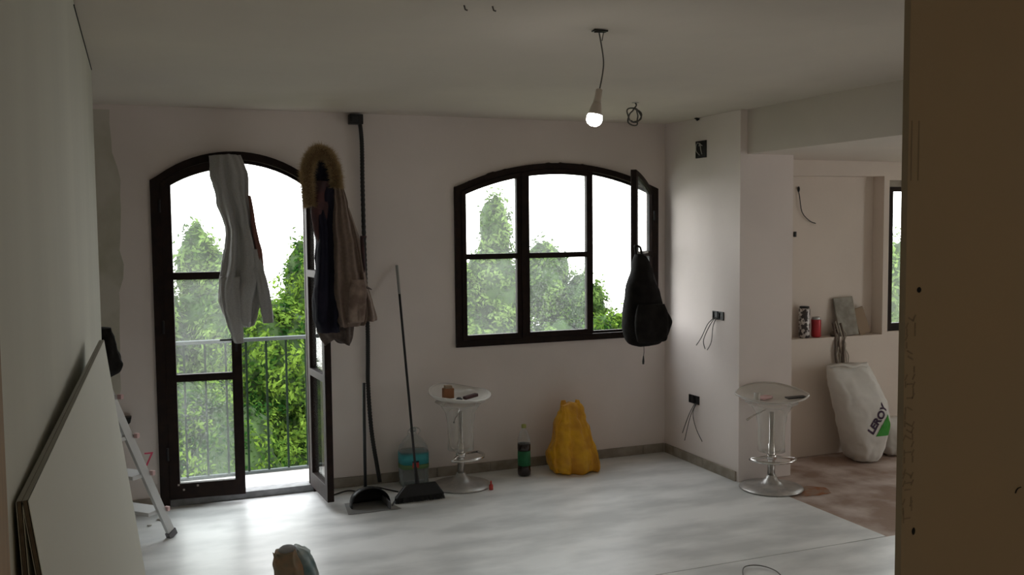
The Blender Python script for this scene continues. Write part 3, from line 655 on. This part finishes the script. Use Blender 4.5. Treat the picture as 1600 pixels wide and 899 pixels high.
# ------------------------------------------------------------------ backpack on the window sash
BP = thing('black_backpack', (3.27, 5.70, .93), 'black backpack hanging from the open window sash', 'backpack')
loft([(1.545, 3.215, 3.27, 5.73, .03), (1.49, 3.19, 3.30, 5.72, .05), (1.40, 3.16, 3.335, 5.71, .07), (1.28, 3.125, 3.375, 5.70, .085), (1.15, 3.105, 3.405, 5.70, .095), (1.05, 3.10, 3.425, 5.70, .10), (.97, 3.12, 3.42, 5.70, .095), (.925, 3.15, 3.38, 5.70, .075), (.91, 3.18, 3.35, 5.70, .05)],
     'body', 'pack', BP, folds=3, amp=.05, seed=1, noise_amp=.008, power=.8)
loft([(1.20, 3.15, 3.36, 5.595, .018), (1.14, 3.135, 3.38, 5.59, .030), (1.05, 3.13, 3.39, 5.59, .034), (.96, 3.15, 3.38, 5.595, .03), (.94, 3.17, 3.36, 5.60, .02)], 'front_pocket', 'pack', BP, folds=2, amp=.04, seed=2, power=.7)
loft([(1.14, 3.40, 3.43, 5.68, .03), (1.10, 3.39, 3.45, 5.68, .04), (1.06, 3.39, 3.462, 5.68, .04), (1.0, 3.385, 3.44, 5.68, .04), (.96, 3.38, 3.42, 5.68, .03)], 'side_pocket', 'pack', BP, folds=2, amp=.05, seed=3, power=.8)
MB().tube([interp([(3.22, 5.73, 1.53), (3.215, 5.74, 1.585), (3.235, 5.775, 1.60), (3.26, 5.75, 1.59), (3.262, 5.73, 1.53)], i/16) for i in range(17)], .008, 8).build('grab_loop', 'pack', BP, True)
MB().tube([interp([(3.265, 5.70, 1.53), (3.33, 5.72, 1.42), (3.39, 5.73, 1.26), (3.42, 5.72, 1.12)], i/16) for i in range(17)], .014, 8).build('shoulder_strap', 'pack', BP, True)
MB().tube([(3.255, 5.69, .915), (3.256, 5.69, .86), (3.252, 5.69, .83)], .0025, 6).build('cord', 'black', BP)
MB().tube([(3.252, 5.69, .835), (3.251, 5.69, .80), (3.250, 5.69, .778)], [.004, .008, .007], 8).build('toggle', 'black', BP, True)

# ------------------------------------------------------------------ broom
BM = thing('broom', (1.62, 5.73, 0), 'black broom with a wide head leaning upright against the back wall', 'broom')
a, b = Vector((1.634, 6.19, 1.488)), Vector((1.622, 5.745, .12))
MB().tube([a, a.lerp(b, .14)], .0095, 10).build('grip', 'silver', BM)
MB().tube([a.lerp(b, .14), b], .0085, 10).build('handle', 'black', BM)
MB().tube([b.lerp(a, .06), b-Vector((0, .015, .03))], [.012, .017], 10).build('socket', 'black', BM)
hx = 1.625; rows = []
B = MB(); P4 = [(-.085, .110), (.105, .110), (.160, .030), (-.155, .030)]
vs = [(hx+x+(0 if x < 0 else .01), 5.715+dy*(.6 if z > .1 else 1), z) for dy in (-.022, .022) for x, z in P4]
B.add(vs, [(0,1,2,3),(7,6,5,4),(0,4,5,1),(1,5,6,2),(2,6,7,3),(3,7,4,0)]); B.build('head', 'black', BM, bev=.006)
B = MB()
for i in range(900):
    x = rnd.uniform(-.155, .165); y = rnd.uniform(-.02, .02)
    B.tube([(hx+x*.98, 5.715+y, .034), (hx+x*1.03, 5.708+y*1.3, .002)], .0016, 3, False)
tag(B.build('bristles', 'black_rub', BM), kind='stuff')

# ------------------------------------------------------------------ long-handled dustpan
DP = thing('dustpan', (1.29, 5.70, 0), 'black and grey upright dustpan with a long handle, left of the broom', 'dustpan')
MB().tube([(1.303, 5.79, .77), (1.299, 5.785, .60), (1.293, 5.765, .10)], .0105, 10).build('handle', 'black', DP, True)
# scoop opening toward the viewer
vs = []; nA = 16
for j, (y, r, h) in enumerate([(5.80, .085, .075), (5.775, .105, .105), (5.73, .118, .120), (5.68, .122, .118)]):
    for k in range(nA+1):
        an = PI*k/nA; vs.append((1.292+r*math.cos(an)+.006*j, y, .004+h*math.sin(an)**.8))
fs = [(j*(nA+1)+k, j*(nA+1)+k+1, (j+1)*(nA+1)+k+1, (j+1)*(nA+1)+k) for j in range(3) for k in range(nA)]
MB().add(vs, fs+[tuple(range(nA+1))]).build('hood', 'black', DP, True, solid=.003)
MB().add([(1.17, 5.82, .003), (1.41, 5.82, .003), (1.475, 5.585, .003), (1.145, 5.585, .003), (1.17, 5.82, .006), (1.41, 5.82, .006), (1.475, 5.585, .004), (1.145, 5.585, .004)],
         [(0,1,2,3),(4,5,6,7),(0,1,5,4),(1,2,6,5),(2,3,7,6),(3,0,4,7)]).build('tray', 'pan_tray', DP)
MB().box(1.40, 1.412, 5.59, 5.80, .004, .05).tube([(1.42, 5.60, .02), (1.44, 5.60, .05)], .006).build('side_wall', 'bottlegrey', DP, bev=.003)

# ------------------------------------------------------------------ bar stools
def stool(x, y, h, rz, label, tilt=0.0, base_r=.205):
    t = thing('bar_stool', (x, y, 0), label, 'stool', 'clear plastic and chrome bar stools')
    T = Matrix.Translation((x, y, 0)) @ Matrix.Rotation(rz, 4, 'Z')
    MB().lathe([(base_r, .002), (base_r+.003, .008), (base_r-.004, .014), (base_r*.8, .024), (base_r*.45, .034), (.06, .05), (.036, .075), (.030, .09)], n=40, m=T).build('base', 'dustychrome', t, True)
    MB().lathe([(.024, .085), (.024, .30), (.017, .302), (.017, h-.09)], n=20, m=T).build('column', 'chrome', t, True)
    # footrest: open bow of chrome tube
    fr = [T @ Vector(interp([(-.155, -.03, .205), (-.15, .05, .205), (-.06, -.0, .207), (0, -.03, .207), (.06, -.07, .206), (.11, -.10, .21), (.17, -.07, .20)], i/24)) for i in range(25)]
    fr = []
    for i in range(25):
        a = PI*1.08+PI*.86*i/24; fr.append(T @ Vector((.155*math.cos(a), .155*math.sin(a)-.0, .205)))
    MB().tube(fr, .0095, 8).tube([fr[0], T @ Vector((-.03, 0, .212)), T @ Vector((.03, 0, .212)), fr[-1]], .008, 8).lathe([(.028, .195), (.034, .2), (.034, .225), (.028, .23)], m=T, n=20).build('footrest', 'chrome', t, True)
    # translucent trumpet shroud under the seat
    MB().lathe([(.088, .25), (.085, .32), (.088, .42), (.10, h-.10), (.135, h-.045), (.17, h-.025)], n=32, m=T).build('shroud', 'acrylic', t, True)
    MB().tube([T @ Vector((-.05, -.03, h-.07)), T @ Vector((-.14, -.07, h-.10)), T @ Vector((-.185, -.085, h-.125))], [.005, .005, .008], 8).build('lever', 'chrome', t)
    # saddle seat
    vs = []; nr, na = 12, 48
    for i in range(nr+1):
        r = i/nr
        for k in range(na):
            a = 2*PI*k/na; cx, cy = math.cos(a), math.sin(a)
            X_, Y_ = .235*r*cx, .185*r*cy
            z = h-.02+.02*r**4+.075*max(0, cy)**2*r**3*1.0+.030*r**3*cx*cx
            vs.append(T @ Vector((X_, Y_, z+tilt*X_)))
    fs = [(i*na+k, i*na+(k+1) % na, (i+1)*na+(k+1) % na, (i+1)*na+k) for i in range(nr) for k in range(na)]
    MB().add(vs, fs).build('seat', 'acrylic_seat', t, True, solid=.010)
    rim = [Vector(vs[nr*na+k]) for k in range(na)]; MB().tube(rim+[rim[0]], .0065, 8, False).build('seat_rim', 'acrylic_seat', t, True)
    return t
stool(1.985, 5.93, .60, math.radians(35), 'clear plastic bar stool by the back wall with clutter on its seat', -.02, .20)
stool(3.845, 5.045, .60, math.radians(-22), 'clear plastic bar stool in front of the wall pier, standing apart on the right')

SX, SY, SZ = 1.985, 5.93, .60
t = thing('cardboard_box', (1.89, 5.93, .60), 'small brown box standing on the seat of the left stool', 'box')
MB().box(1.865, 1.935, 5.90, 5.95, .592, .672).build('carton', 'cardboard', t, bev=.003)
MB().box(1.878, 1.922, 5.902, 5.948, .672, .690).build('flap', 'brownboard', t)
tag(MB().box(-.055, .055, -.018, .018, 0, .022, Matrix.Translation((2.04, 5.87, .604)) @ Matrix.Rotation(.35, 4, 'Z') @ Matrix.Rotation(-.10, 4, 'Y')).build('red_case', 'maroon', bev=.006), 'slim dark red case lying on the right of the left stool seat', 'case')
tag(MB().lathe([(.018, 0), (.022, .006), (.022, .02), (.012, .03)], (1.945, 5.83, .592), 16).build('dark_knob', 'black', smooth=True), 'small black round object on the front of the left stool seat', 'knob')
tag(MB().box(1.90, 1.99, 5.86, 5.90, .593, .606).build('paper_pack', 'white_bag', bev=.004), 'flat pale packet in front of the brown box on the left stool', 'packet')
t = MB().box(-.065, .065, -.03, .03, 0, .009, Matrix.Translation((3.955, 4.94, .612)) @ Matrix.Rotation(-.25, 4, 'Z') @ Matrix.Rotation(-.05, 4, 'Y'))
tag(t.build('phone', 'black', bev=.003), 'flat black phone lying on the right stool seat', 'phone')
tag(MB().lathe([(.016, 0), (.018, .002), (.020, .055), (.018, .055), (.015, .006)], (3.74, 5.06, .590), 18).build('paper_cup', 'white_bag', smooth=True), 'small white cup on the left of the right stool seat', 'cup')
tag(MB().box(-.05, .05, -.03, .03, 0, .018, Matrix.Translation((3.83, 5.10, .590)) @ Matrix.Rotation(.3, 4, 'Z')).build('pinkish_packet', 'pinkcap', bev=.005), 'low pinkish packet beside the white cup on the right stool', 'packet')
t = thing('red_bottle_cap', (2.135, 5.755, 0), 'small red tube standing on the floor beside the left stool base', 'tube')
MB().lathe([(.014, .001), (.014, .030), (.009, .038)], (2.135, 5.755, 0), 14).build('tube_body', 'red', t, True); MB().lathe([(.006, .037), (.006, .055), (.003, .062)], (2.135, 5.755, 0), 12).build('nozzle', 'red', t, True)

# ------------------------------------------------------------------ water jug, dark bottle, yellow bag
J = thing('water_jug', (1.70, 6.10, 0), 'large clear water jug with a teal label behind the broom', 'jug')
def sq(prof, name, m, parent, n=40, c=(1.70, 6.09, 0), p=.62):
    vs = []
    for r, z in prof:
        for k in range(n):
            a = 2*PI*k/n; x, y = math.cos(a), math.sin(a)
            vs.append((c[0]+r*math.copysign(abs(x)**p, x), c[1]+r*.9*math.copysign(abs(y)**p, y), z))
    fs = [(i*n+k, i*n+(k+1) % n, (i+1)*n+(k+1) % n, (i+1)*n+k) for i in range(len(prof)-1) for k in range(n)]
    return MB().add(vs, fs+[tuple(range(n))[::-1], tuple((len(prof)-1)*n+k for k in range(n))]).build(name, m, parent, True)
sq([(.088, .002), (.096, .012), (.094, .05), (.097, .06), (.094, .07), (.097, .10), (.096, .12)], 'lower_body', 'pet_water', J)
sq([(.0965, .12), (.0965, .235)], 'shell', 'pet', J)
sq([(.0965, .235), (.09, .27), (.06, .315), (.028, .345), (.02, .355), (.02, .37)], 'shoulder', 'pet', J)
sq([(.0985, .155), (.0985, .225)], 'label', 'teal_label', J); sq([(.0987, .125), (.0987, .155)], 'label_band', 'label_green', J)
MB().box(1.668, 1.712, 5.998, 6.001, .135, .178).build('label_patch', 'red', J)
MB().box(1.668, 1.712, 5.9975, 6.0, .172, .182).build('patch_bar', 'navy', J)
MB().lathe([(.022, .365), (.022, .385), (.019, .388)], (1.70, 6.09, 0), 18).build('cap', 'pet_water', J, True)
MB().tube([interp([(1.665, 6.08, .345), (1.66, 6.06, .38), (1.70, 6.05, .40), (1.74, 6.06, .38), (1.735, 6.08, .345)], i/14) for i in range(15)], .004, 6).build('carry_handle', 'pet', J, True)

b = thing('drinks_bottle', (2.475, 6.0, 0), 'plastic bottle part full of dark drink with a green label', 'bottle')
c = (2.475, 6.0, 0)
MB().lathe([(.038, .002), (.046, .010), (.047, .04), (.0445, .055), (.0445, .075)], c, 24).build('lower_body', 'cola', b, True)
MB().lathe([(.0455, .075), (.0455, .178)], c, 24).build('label', 'green_label', b, True)
MB().lathe([(.045, .178), (.0465, .19), (.046, .228)], c, 24).build('drink', 'cola', b, True)
MB().lathe([(.0465, .228), (.044, .26), (.033, .30), (.018, .328), (.0135, .338), (.0135, .35)], c, 24).build('neck', 'pet', b, True)
MB().lathe([(.017, .338), (.017, .36), (.014, .363)], c, 18).build('cap', 'cap_yellow', b, True)

yb = thing('yellow_plastic_bag', (2.84, 5.97, 0), 'crumpled yellow plastic bag standing against the back wall', 'bag')
loft([(.475, 2.765, 2.93, 6.02, .018), (.42, 2.735, 2.945, 6.01, .045), (.34, 2.715, 2.955, 6.00, .075), (.25, 2.69, 2.985, 5.99, .10), (.16, 2.665, 3.015, 5.985, .125), (.08, 2.66, 3.025, 5.98, .135), (.02, 2.675, 3.025, 5.98, .13), (.006, 2.69, 3.01, 5.98, .12)],
     'bag_body', 'yellow', yb, folds=9, amp=.14, seed=2, noise_amp=.020, nu=120, nv=80, power=.75)
for s_, x in ((1, 2.785), (2, 2.90)):
    loft([(.50, x-.012, x+.020, 6.03, .006), (.47, x-.022, x+.026, 6.025, .012), (.42, x-.03, x+.03, 6.015, .02)], 'handle_loop', 'yellow', yb, folds=3, amp=.3, seed=s_, noise_amp=.010, nu=24, nv=14)

# ------------------------------------------------------------------ white sacks by the kitchen wall
wb = thing('white_rubble_sack', (4.85, 5.38, 0), 'tall white sack with a green triangle logo standing by the kitchen wall', 'sack')
loft([(.70, 4.67, 5.04, 5.49, .06), (.64, 4.665, 5.05, 5.47, .085), (.53, 4.68, 5.09, 5.44, .12), (.40, 4.715, 5.13, 5.42, .14), (.27, 4.745, 5.15, 5.41, .145), (.15, 4.785, 5.10, 5.40, .14), (.05, 4.81, 5.06, 5.40, .13), (.006, 4.84, 5.03, 5.40, .11)],
     'sack_body', 'white_bag', wb, folds=5, amp=.05, seed=1.7, noise_amp=.014, nu=80, nv=60, power=.8)
rim = [(4.67, 5.46, .70), (4.74, 5.42, .715), (4.83, 5.40, .695), (4.92, 5.42, .70), (4.99, 5.44, .685), (5.045, 5.49, .69)]
MB().tube([interp(rim, i/30) for i in range(31)], .010, 8).build('rolled_rim', 'white_bag', wb, True)
# logo lies on the front of the sack
from mathutils.bvhtree import BVHTree
sackmesh = [c for c in wb.children if c.name.startswith('sack_body')][0].data
BT = BVHTree.FromPolygons([v.co[:] for v in sackmesh.vertices], [p.vertices[:] for p in sackmesh.polygons])
LX = Matrix.Translation((4.985, 4.9, .205))
def conform(o, cuts=3):
    bm = bmesh.new(); bm.from_mesh(o.data); bmesh.ops.triangulate(bm, faces=bm.faces)
    bmesh.ops.subdivide_edges(bm, edges=bm.edges, cuts=cuts, use_grid_fill=True)
    ym = min(v.co.y for v in bm.verts)
    for v in bm.verts:
        h = BT.ray_cast(Vector((v.co.x, 4.5, v.co.z)), Vector((0, 1, 0)))
        if h[0]: v.co.y = h[0].y-.003+(v.co.y-ym)*.5
    bm.to_mesh(o.data); bm.free()
g = MB(); tri = [(-.055, 0), (.115, 0), (.095, .075), (.045, .155), (.035, .15)]
tri = [(-.06, -.005), (.13, -.005), (.115, .055), (.05, .15)]
g.add([LX @ Vector((x, 0, z)) for x, z in tri]+[LX @ Vector((x, -.002, z)) for x, z in tri], [(0,1,2,3), (7,6,5,4), (0,1,5,4), (1,2,6,5), (2,3,7,6), (3,0,4,7)]).build('logo_triangle', 'green', wb); conform([c for c in wb.children if c.name.startswith('logo')][0], 8)
def text_mesh(txt, size, xf, name, m, parent, offset=0.0):
    cu = bpy.data.curves.new(name, 'FONT'); cu.body = txt; cu.size = size; cu.extrude = .0008; cu.offset = offset
    to = bpy.data.objects.new('tmp', cu); COL.objects.link(to)
    dg = bpy.context.evaluated_depsgraph_get(); me = bpy.data.meshes.new_from_object(to.evaluated_get(dg))
    bpy.data.objects.remove(to)
    me.transform(xf); me.materials.clear(); me.materials.append(MT[m])
    o = bpy.data.objects.new(name, me); COL.objects.link(o)
    if parent: o.parent = parent; o.matrix_parent_inverse = pw(parent).inverted()
    return o
text_mesh('LEROY', .078, LX @ Matrix.Translation((-.085, -.002, .008)) @ Matrix.Rotation(math.radians(-54), 4, 'Y') @ Matrix.Rotation(PI/2, 4, 'X'), 'lettering', 'purple', wb, .0035); conform([c for c in wb.children if c.name.startswith('lettering')][0], 1)
w2 = thing('small_white_sack', (5.15, 5.40, 0), 'low white sack beside the tall logo sack, at the edge of the view', 'sack')
loft([(.27, 5.18, 5.36, 5.48, .05), (.20, 5.165, 5.40, 5.46, .09), (.10, 5.155, 5.42, 5.45, .11), (.03, 5.17, 5.41, 5.45, .11), (.004, 5.19, 5.39, 5.45, .09)], 'sack_body', 'white_bag', w2, folds=5, amp=.08, seed=4, noise_amp=.012, power=.8)

# niche clutter
NZ = .888
t = thing('patterned_can', (4.61, 5.695, NZ), 'black and white patterned can at the left end of the niche', 'can')
MB().lathe([(.036, .001), (.041, .006), (.041, .215), (.036, .225)], (4.625, 5.69, NZ), 22).build('can_body', 'can_pattern', t, True)
MB().lathe([(.036, .225), (.036, .238), (.03, .24)], (4.625, 5.69, NZ), 22).build('lid', 'black', t, True)
t = thing('red_can', (4.74, 5.69, NZ), 'red drinks can standing in the kitchen niche', 'can')
c = (4.735, 5.69, NZ)
MB().lathe([(.026, .001), (.036, .01), (.0365, .13), (.036, .135)], c, 24).build('can_body', 'can_red', t, True)
MB().lathe([(.036, .135), (.029, .15), (.029, .154), (.026, .151), (.0001, .151)], c, 24).build('can_top', 'alu', t, True)
X = Matrix.Translation((5.03, 5.665, NZ+.002)) @ Matrix.Rotation(math.radians(-12), 4, 'X') @ Matrix.Rotation(math.radians(-3), 4, 'Y')
tag(MB().box(-.09, .095, 0, .018, 0, .295, X).build('slate_tile', 'tile_grey', bev=.004), 'grey mottled tile leaning upright in the niche', 'tile')
X = Matrix.Translation((5.20, 5.67, NZ+.004)) @ Matrix.Rotation(math.radians(-8), 4, 'X') @ Matrix.Rotation(math.radians(-16), 4, 'Y')
tag(MB().box(-.05, .055, .012, .022, 0, .21, X).build('brown_offcut', 'brownboard', bev=.002), 'thin brown board offcut leaning at the right of the grey tile', 'board')
t = thing('tangled_twine', (4.92, 5.62, .9), 'tangle of pale twine and dirty rag hanging over the niche ledge', 'twine')
for k in range(9):
    r3 = random.Random(k); x0 = 4.865+.012*k
    p = [(x0, 5.66, NZ+.03+.09*r3.random()), (x0+r3.uniform(-.02, .02), 5.64, NZ+.01), (x0+r3.uniform(-.03, .03), 5.622, NZ-.06), (x0+r3.uniform(-.03, .03)+.01, 5.618, NZ-.15), (x0+r3.uniform(-.02, .04)+.02, 5.62, NZ-.24-.05*r3.random())]
    MB().tube([interp(p, i/18) for i in range(19)], .004 if k % 3 else .009, 6).build('strand', 'darkstring' if k % 3 == 0 else 'string', t, True)
MB().sphere((4.90, 5.675, NZ+.018), .045, .03, .022).build('rag_lump', 'darkstring', t, True)

# ------------------------------------------------------------------ stepladder behind the left wall end
LD = thing('aluminium_stepladder', (.0, 5.5, 0), 'aluminium stepladder half hidden behind the left wall end', 'stepladder')
cdir = Vector((-.68, -.68, 2.16)).normalized(); adir = Vector((-.7, .7, 0)).normalized()
B0 = Vector((.135, 5.59, .012)); Lh = 1.25; out = Vector((.7, .7, 0)).normalized()
def bar_(p, q, wv, tv, name, m, parent, w2=None):
    wv = wv/2; tv = tv/2; w2 = wv if w2 is None else w2/2
    vs = [p-wv-tv, p+wv-tv, p+wv+tv, p-wv+tv, q-w2-tv, q+w2-tv, q+w2+tv, q-w2+tv]
    return MB().add(vs, [(0,1,2,3),(7,6,5,4),(0,4,5,1),(1,5,6,2),(2,6,7,3),(3,7,4,0)]).build(name, m, parent, bev=.002)
nrm = adir.cross(cdir).normalized()
for s_ in (0, .40):
    p = B0+adir*s_; q = p+cdir*Lh+adir*(.03 if s_ == 0 else -.03)
    bar_(p, q, nrm*.048, adir*.022, 'rail', 'alu', LD)
    bar_(p-cdir*.010, p+cdir*.03, nrm*.06, adir*.03, 'foot', 'bottlegrey', LD)
    bk = q+Vector((-.5, -.10, 0)); bk.z = .012
    bar_(q-cdir*.05, bk, nrm*.03, adir*.02, 'rear_leg', 'alu', LD)
for k, z in enumerate((.17, .40, .63, .86)):
    p = B0+cdir*(z/cdir.z); q = p+adir*.40
    B = MB(); hd = Vector((.7, .7, 0)).normalized()
    f0 = p+hd*.045+adir*.01; f1 = p-hd*.085+adir*.01; g0 = q+hd*.045-adir*.01; g1 = q-hd*.085-adir*.01
    vs = [f0, f1, g1, g0]; vs = vs+[v-Vector((0, 0, .022)) for v in vs]
    tr_ = B.add(vs, [(0,1,2,3),(7,6,5,4),(0,4,5,1),(1,5,6,2),(2,6,7,3),(3,7,4,0)]).build('tread', 'tread', LD, bev=.002)
    e = p+hd*.04-adir*.006
    MB().box(-.010, .010, -.014, .014, -.02, .006, Matrix.Translation(e) @ Matrix.Rotation(PI/4, 4, 'Z')).build('tread_cap', 'pinkcap', tr_, bev=.003)
top = B0+cdir*Lh+adir*.2
t = thing('black_cloth', (-.13, 5.20, 1.1), 'black cloth hung at the ladder top, peeking past the left wall end', 'cloth')
loft([(1.245, -.22, -.135, 5.2, .03), (1.20, -.24, -.115, 5.2, .05), (1.14, -.24, -.10, 5.2, .06), (1.09, -.24, -.092, 5.2, .06), (1.04, -.24, -.098, 5.2, .05), (1.0, -.23, -.135, 5.2, .04), (.975, -.22, -.16, 5.2, .03)], 'cloth_body', 'pack', t, folds=5, amp=.12, seed=2, noise_amp=.018)
t = thing('black_cable_box', (-.10, 6.19, .55), 'small black tapered box on the back wall above the ladder treads', 'box')
MB().add([(-.145, 6.15, .60), (-.06, 6.15, .60), (-.068, 6.15, .565), (-.10, 6.15, .54), (-.13, 6.15, .55), (-.145, 6.209, .60), (-.06, 6.209, .60), (-.068, 6.209, .565), (-.10, 6.209, .54), (-.13, 6.209, .55)],
         [(0,1,2,3,4),(9,8,7,6,5),(0,5,6,1),(1,6,7,2),(2,7,8,3),(3,8,9,4),(4,9,5,0)]).build('casing', 'black', t, bev=.003)
# pink marker mark reading 7
o = text_mesh('7', .125, Matrix.Translation((-.002, YB-.001, .275)) @ Matrix.Rotation(PI/2, 4, 'X'), 'pink_mark', 'pink', None, -.001)
tag(o, 'pink 7 drawn on the back wall left of the balcony door', 'marking')

# ------------------------------------------------------------------ torn cement bag at the bottom edge
cb = thing('torn_cement_bag', (.66, 4.50, 0), 'torn brown paper bag of grey cement on the floor at the bottom edge', 'bag')
def torn(rows, name, m, seed, hemz=.02):
    return loft(rows, name, m, cb, folds=5, amp=.14, seed=seed, noise_amp=.022, nu=56, nv=24, power=.7)
torn([(.215, .565, .665, 4.46, .045), (.17, .56, .675, 4.455, .055), (.09, .555, .685, 4.45, .06), (.004, .56, .69, 4.45, .06)], 'kraft_front', 'kraft', 1)
MB().sphere((.622, 4.47, .213), .045, .04, .030, 16, 10).build('cement_heap', 'cement', cb, True)
torn([(.222, .64, .675, 4.50, .03), (.185, .645, .72, 4.50, .05), (.13, .65, .75, 4.50, .065), (.06, .65, .765, 4.50, .07), (.004, .655, .765, 4.50, .07)], 'lining_paper', 'teal_paper', 2)
MB().add([(.565, 4.41, .13), (.545, 4.415, .235), (.575, 4.405, .205), (.566, 4.413, .13), (.546, 4.418, .235), (.576, 4.408, .205)], [(0,1,2),(5,4,3),(0,1,4,3),(1,2,5,4),(2,0,3,5)]).build('paper_flap', 'kraft', cb)
q = thing('cable_loop', (2.83, 3.85, 0), 'thin cable loop lying on the pale floor at the bottom edge', 'cable')
pts = [interp([(2.70, 3.70, .004), (2.735, 3.80, .006), (2.81, 3.895, .010), (2.89, 3.885, .010), (2.925, 3.80, .008), (2.90, 3.70, .004)], i/30) for i in range(31)]
MB().tube(pts, .0028, 6).build('cable', 'grey_wire', q, True)
t = MB().sphere((.09, 5.95, .006), .03, .02, .006).sphere((.02, 5.85, .005), .015, .012, .005)
tag(t.build('plaster_crumbs', 'white_bag', smooth=True), 'little pale plaster crumbs on the floor by the ladder foot', 'debris', kind='stuff')

# ------------------------------------------------------------------ outside: ground and trees
struct(MB().box(-30, 45, 7.2, 50, -6.3, -6.0).build('ground', 'ground'))
def tree(name, blobs, lm, label, trunk, nleaf, seed, size=.085):
    r = random.Random(seed); t = thing(name, (trunk[0], trunk[1], -6.0), label, 'tree', 'garden trees beyond the balcony')
    MB().tube([(trunk[0], trunk[1], -6), (trunk[0]+.05, trunk[1], -3), (trunk[0], trunk[1], trunk[2])], [.16, .13, .05], 10).build('trunk', 'bark', t, True)
    core = MB()
    for (x, y, z, a, b, c) in blobs:
        n0, h0 = 16, 12; vs = []
        for i in range(h0+1):
            for k in range(n0):
                th = PI*i/h0; ph = 2*PI*k/n0
                d = Vector((math.sin(th)*math.cos(ph), math.sin(th)*math.sin(ph), -math.cos(th)))
                q = .72+.22*noise.noise(d*2.5+Vector((x, z, seed)))
                vs.append((x+a*q*d.x, y+b*q*d.y, z+c*q*d.z))
        core.add(vs, [(i*n0+k, i*n0+(k+1) % n0, (i+1)*n0+(k+1) % n0, (i+1)*n0+k) for i in range(h0) for k in range(n0)])
    tag(core.build('inner_foliage', 'leaf_core', t, True), kind='stuff')
    tot = sum((b[3]*b[5]+b[4]*b[5]+b[3]*b[4]) for b in blobs); vs = []; fs = []; tone = []
    for bl in blobs:
        x, y, z, a, b, c = bl; n_ = int(nleaf*(a*c+b*c+a*b)/tot)
        for _ in range(n_):
            d = Vector((r.gauss(0, 1), r.gauss(0, 1), r.gauss(0, 1))).normalized()
            if d.y > .35 and r.random() < .8: d.y = -d.y
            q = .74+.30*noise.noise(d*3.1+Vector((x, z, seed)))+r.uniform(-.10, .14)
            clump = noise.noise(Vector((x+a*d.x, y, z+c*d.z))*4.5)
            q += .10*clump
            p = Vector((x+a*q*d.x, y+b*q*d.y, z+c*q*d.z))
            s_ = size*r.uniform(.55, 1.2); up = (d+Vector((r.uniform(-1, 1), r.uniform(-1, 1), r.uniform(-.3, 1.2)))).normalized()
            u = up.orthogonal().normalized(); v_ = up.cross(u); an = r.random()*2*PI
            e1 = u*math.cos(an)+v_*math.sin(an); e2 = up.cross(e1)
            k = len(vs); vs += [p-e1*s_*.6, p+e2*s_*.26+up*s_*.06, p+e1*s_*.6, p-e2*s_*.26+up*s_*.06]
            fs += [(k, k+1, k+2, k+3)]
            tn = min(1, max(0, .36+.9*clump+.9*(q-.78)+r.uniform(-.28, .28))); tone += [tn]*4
    me = bpy.data.meshes.new('leaves'); me.from_pydata(vs, [], fs); me.materials.append(MT[lm])
    at = me.attributes.new('tone', 'FLOAT', 'POINT'); at.data.foreach_set('value', tone)
    o = bpy.data.objects.new('leaves', me); COL.objects.link(o); o.parent = t; o.matrix_parent_inverse = pw(t).inverted()
    tag(o, kind='stuff'); return t
# seen through the balcony door
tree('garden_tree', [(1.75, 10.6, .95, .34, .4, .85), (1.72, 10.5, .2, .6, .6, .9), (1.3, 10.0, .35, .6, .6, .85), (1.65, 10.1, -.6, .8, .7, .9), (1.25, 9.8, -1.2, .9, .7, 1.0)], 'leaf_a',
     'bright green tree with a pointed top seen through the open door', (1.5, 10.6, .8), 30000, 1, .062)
tree('garden_tree', [(.70, 12.4, 1.25, .32, .35, .72), (.92, 12.3, .95, .3, .35, .7), (.78, 12.2, .45, .6, .5, .85), (.2, 12.0, .3, .5, .6, .95), (.6, 12.0, -.8, 1.1, .7, 1.2)], 'leaf_b',
     'pale hazy tree seen through the closed door leaf', (.7, 12.6, .6), 15000, 2, .075)
tree('garden_bush', [(.25, 9.4, -.2, .6, .5, .75), (.8, 9.2, -.55, .6, .5, .9), (.1, 9.0, -1.4, .8, .6, 1.0), (1.0, 8.9, -1.6, .8, .6, 1.0)], 'leaf_a',
     'leafy bush low behind the railing at the left of the balcony', (.5, 9.5, -.6), 20000, 3, .055)
tree('garden_tree', [(1.05, 11.4, .42, .5, .5, .85), (1.15, 11.3, -.7, .7, .5, 1.1)], 'leaf_b',
     'green tree filling the gap behind the grey sweatshirt', (1.1, 11.6, .2), 7000, 9, .07)
# seen through the window
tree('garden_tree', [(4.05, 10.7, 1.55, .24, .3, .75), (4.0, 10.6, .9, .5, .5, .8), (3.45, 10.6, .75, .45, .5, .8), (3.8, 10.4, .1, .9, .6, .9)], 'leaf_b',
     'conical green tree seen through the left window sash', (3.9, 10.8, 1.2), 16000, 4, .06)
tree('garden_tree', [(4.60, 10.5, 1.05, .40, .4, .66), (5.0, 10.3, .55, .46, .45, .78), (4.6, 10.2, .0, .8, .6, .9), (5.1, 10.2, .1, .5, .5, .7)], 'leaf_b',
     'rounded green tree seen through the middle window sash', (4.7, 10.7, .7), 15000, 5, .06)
tree('garden_bush', [(4.92, 9.6, .42, .26, .3, .36), (5.15, 9.6, .1, .35, .3, .38), (4.95, 9.5, -.3, .5, .4, .5)], 'leaf_a',
     'sprig of dark leafy branches in the open right part of the window', (5.0, 9.7, .1), 3600, 6, .065)
tree('garden_bush', [(5.30, 9.8, .42, .34, .3, .40), (5.65, 9.7, -.1, .6, .4, .5)], 'leaf_a',
     'low dark shrub top beside the backpack in the window', (5.6, 9.9, .1), 3200, 8, .065)
tree('garden_tree', [(9.9, 10.2, .7, .9, .5, 1.0), (10.3, 10.2, .0, 1.0, .5, 1.2)], 'leaf_b', 'pale green tree seen through the kitchen window', (10, 10.4, .5), 6000, 7)
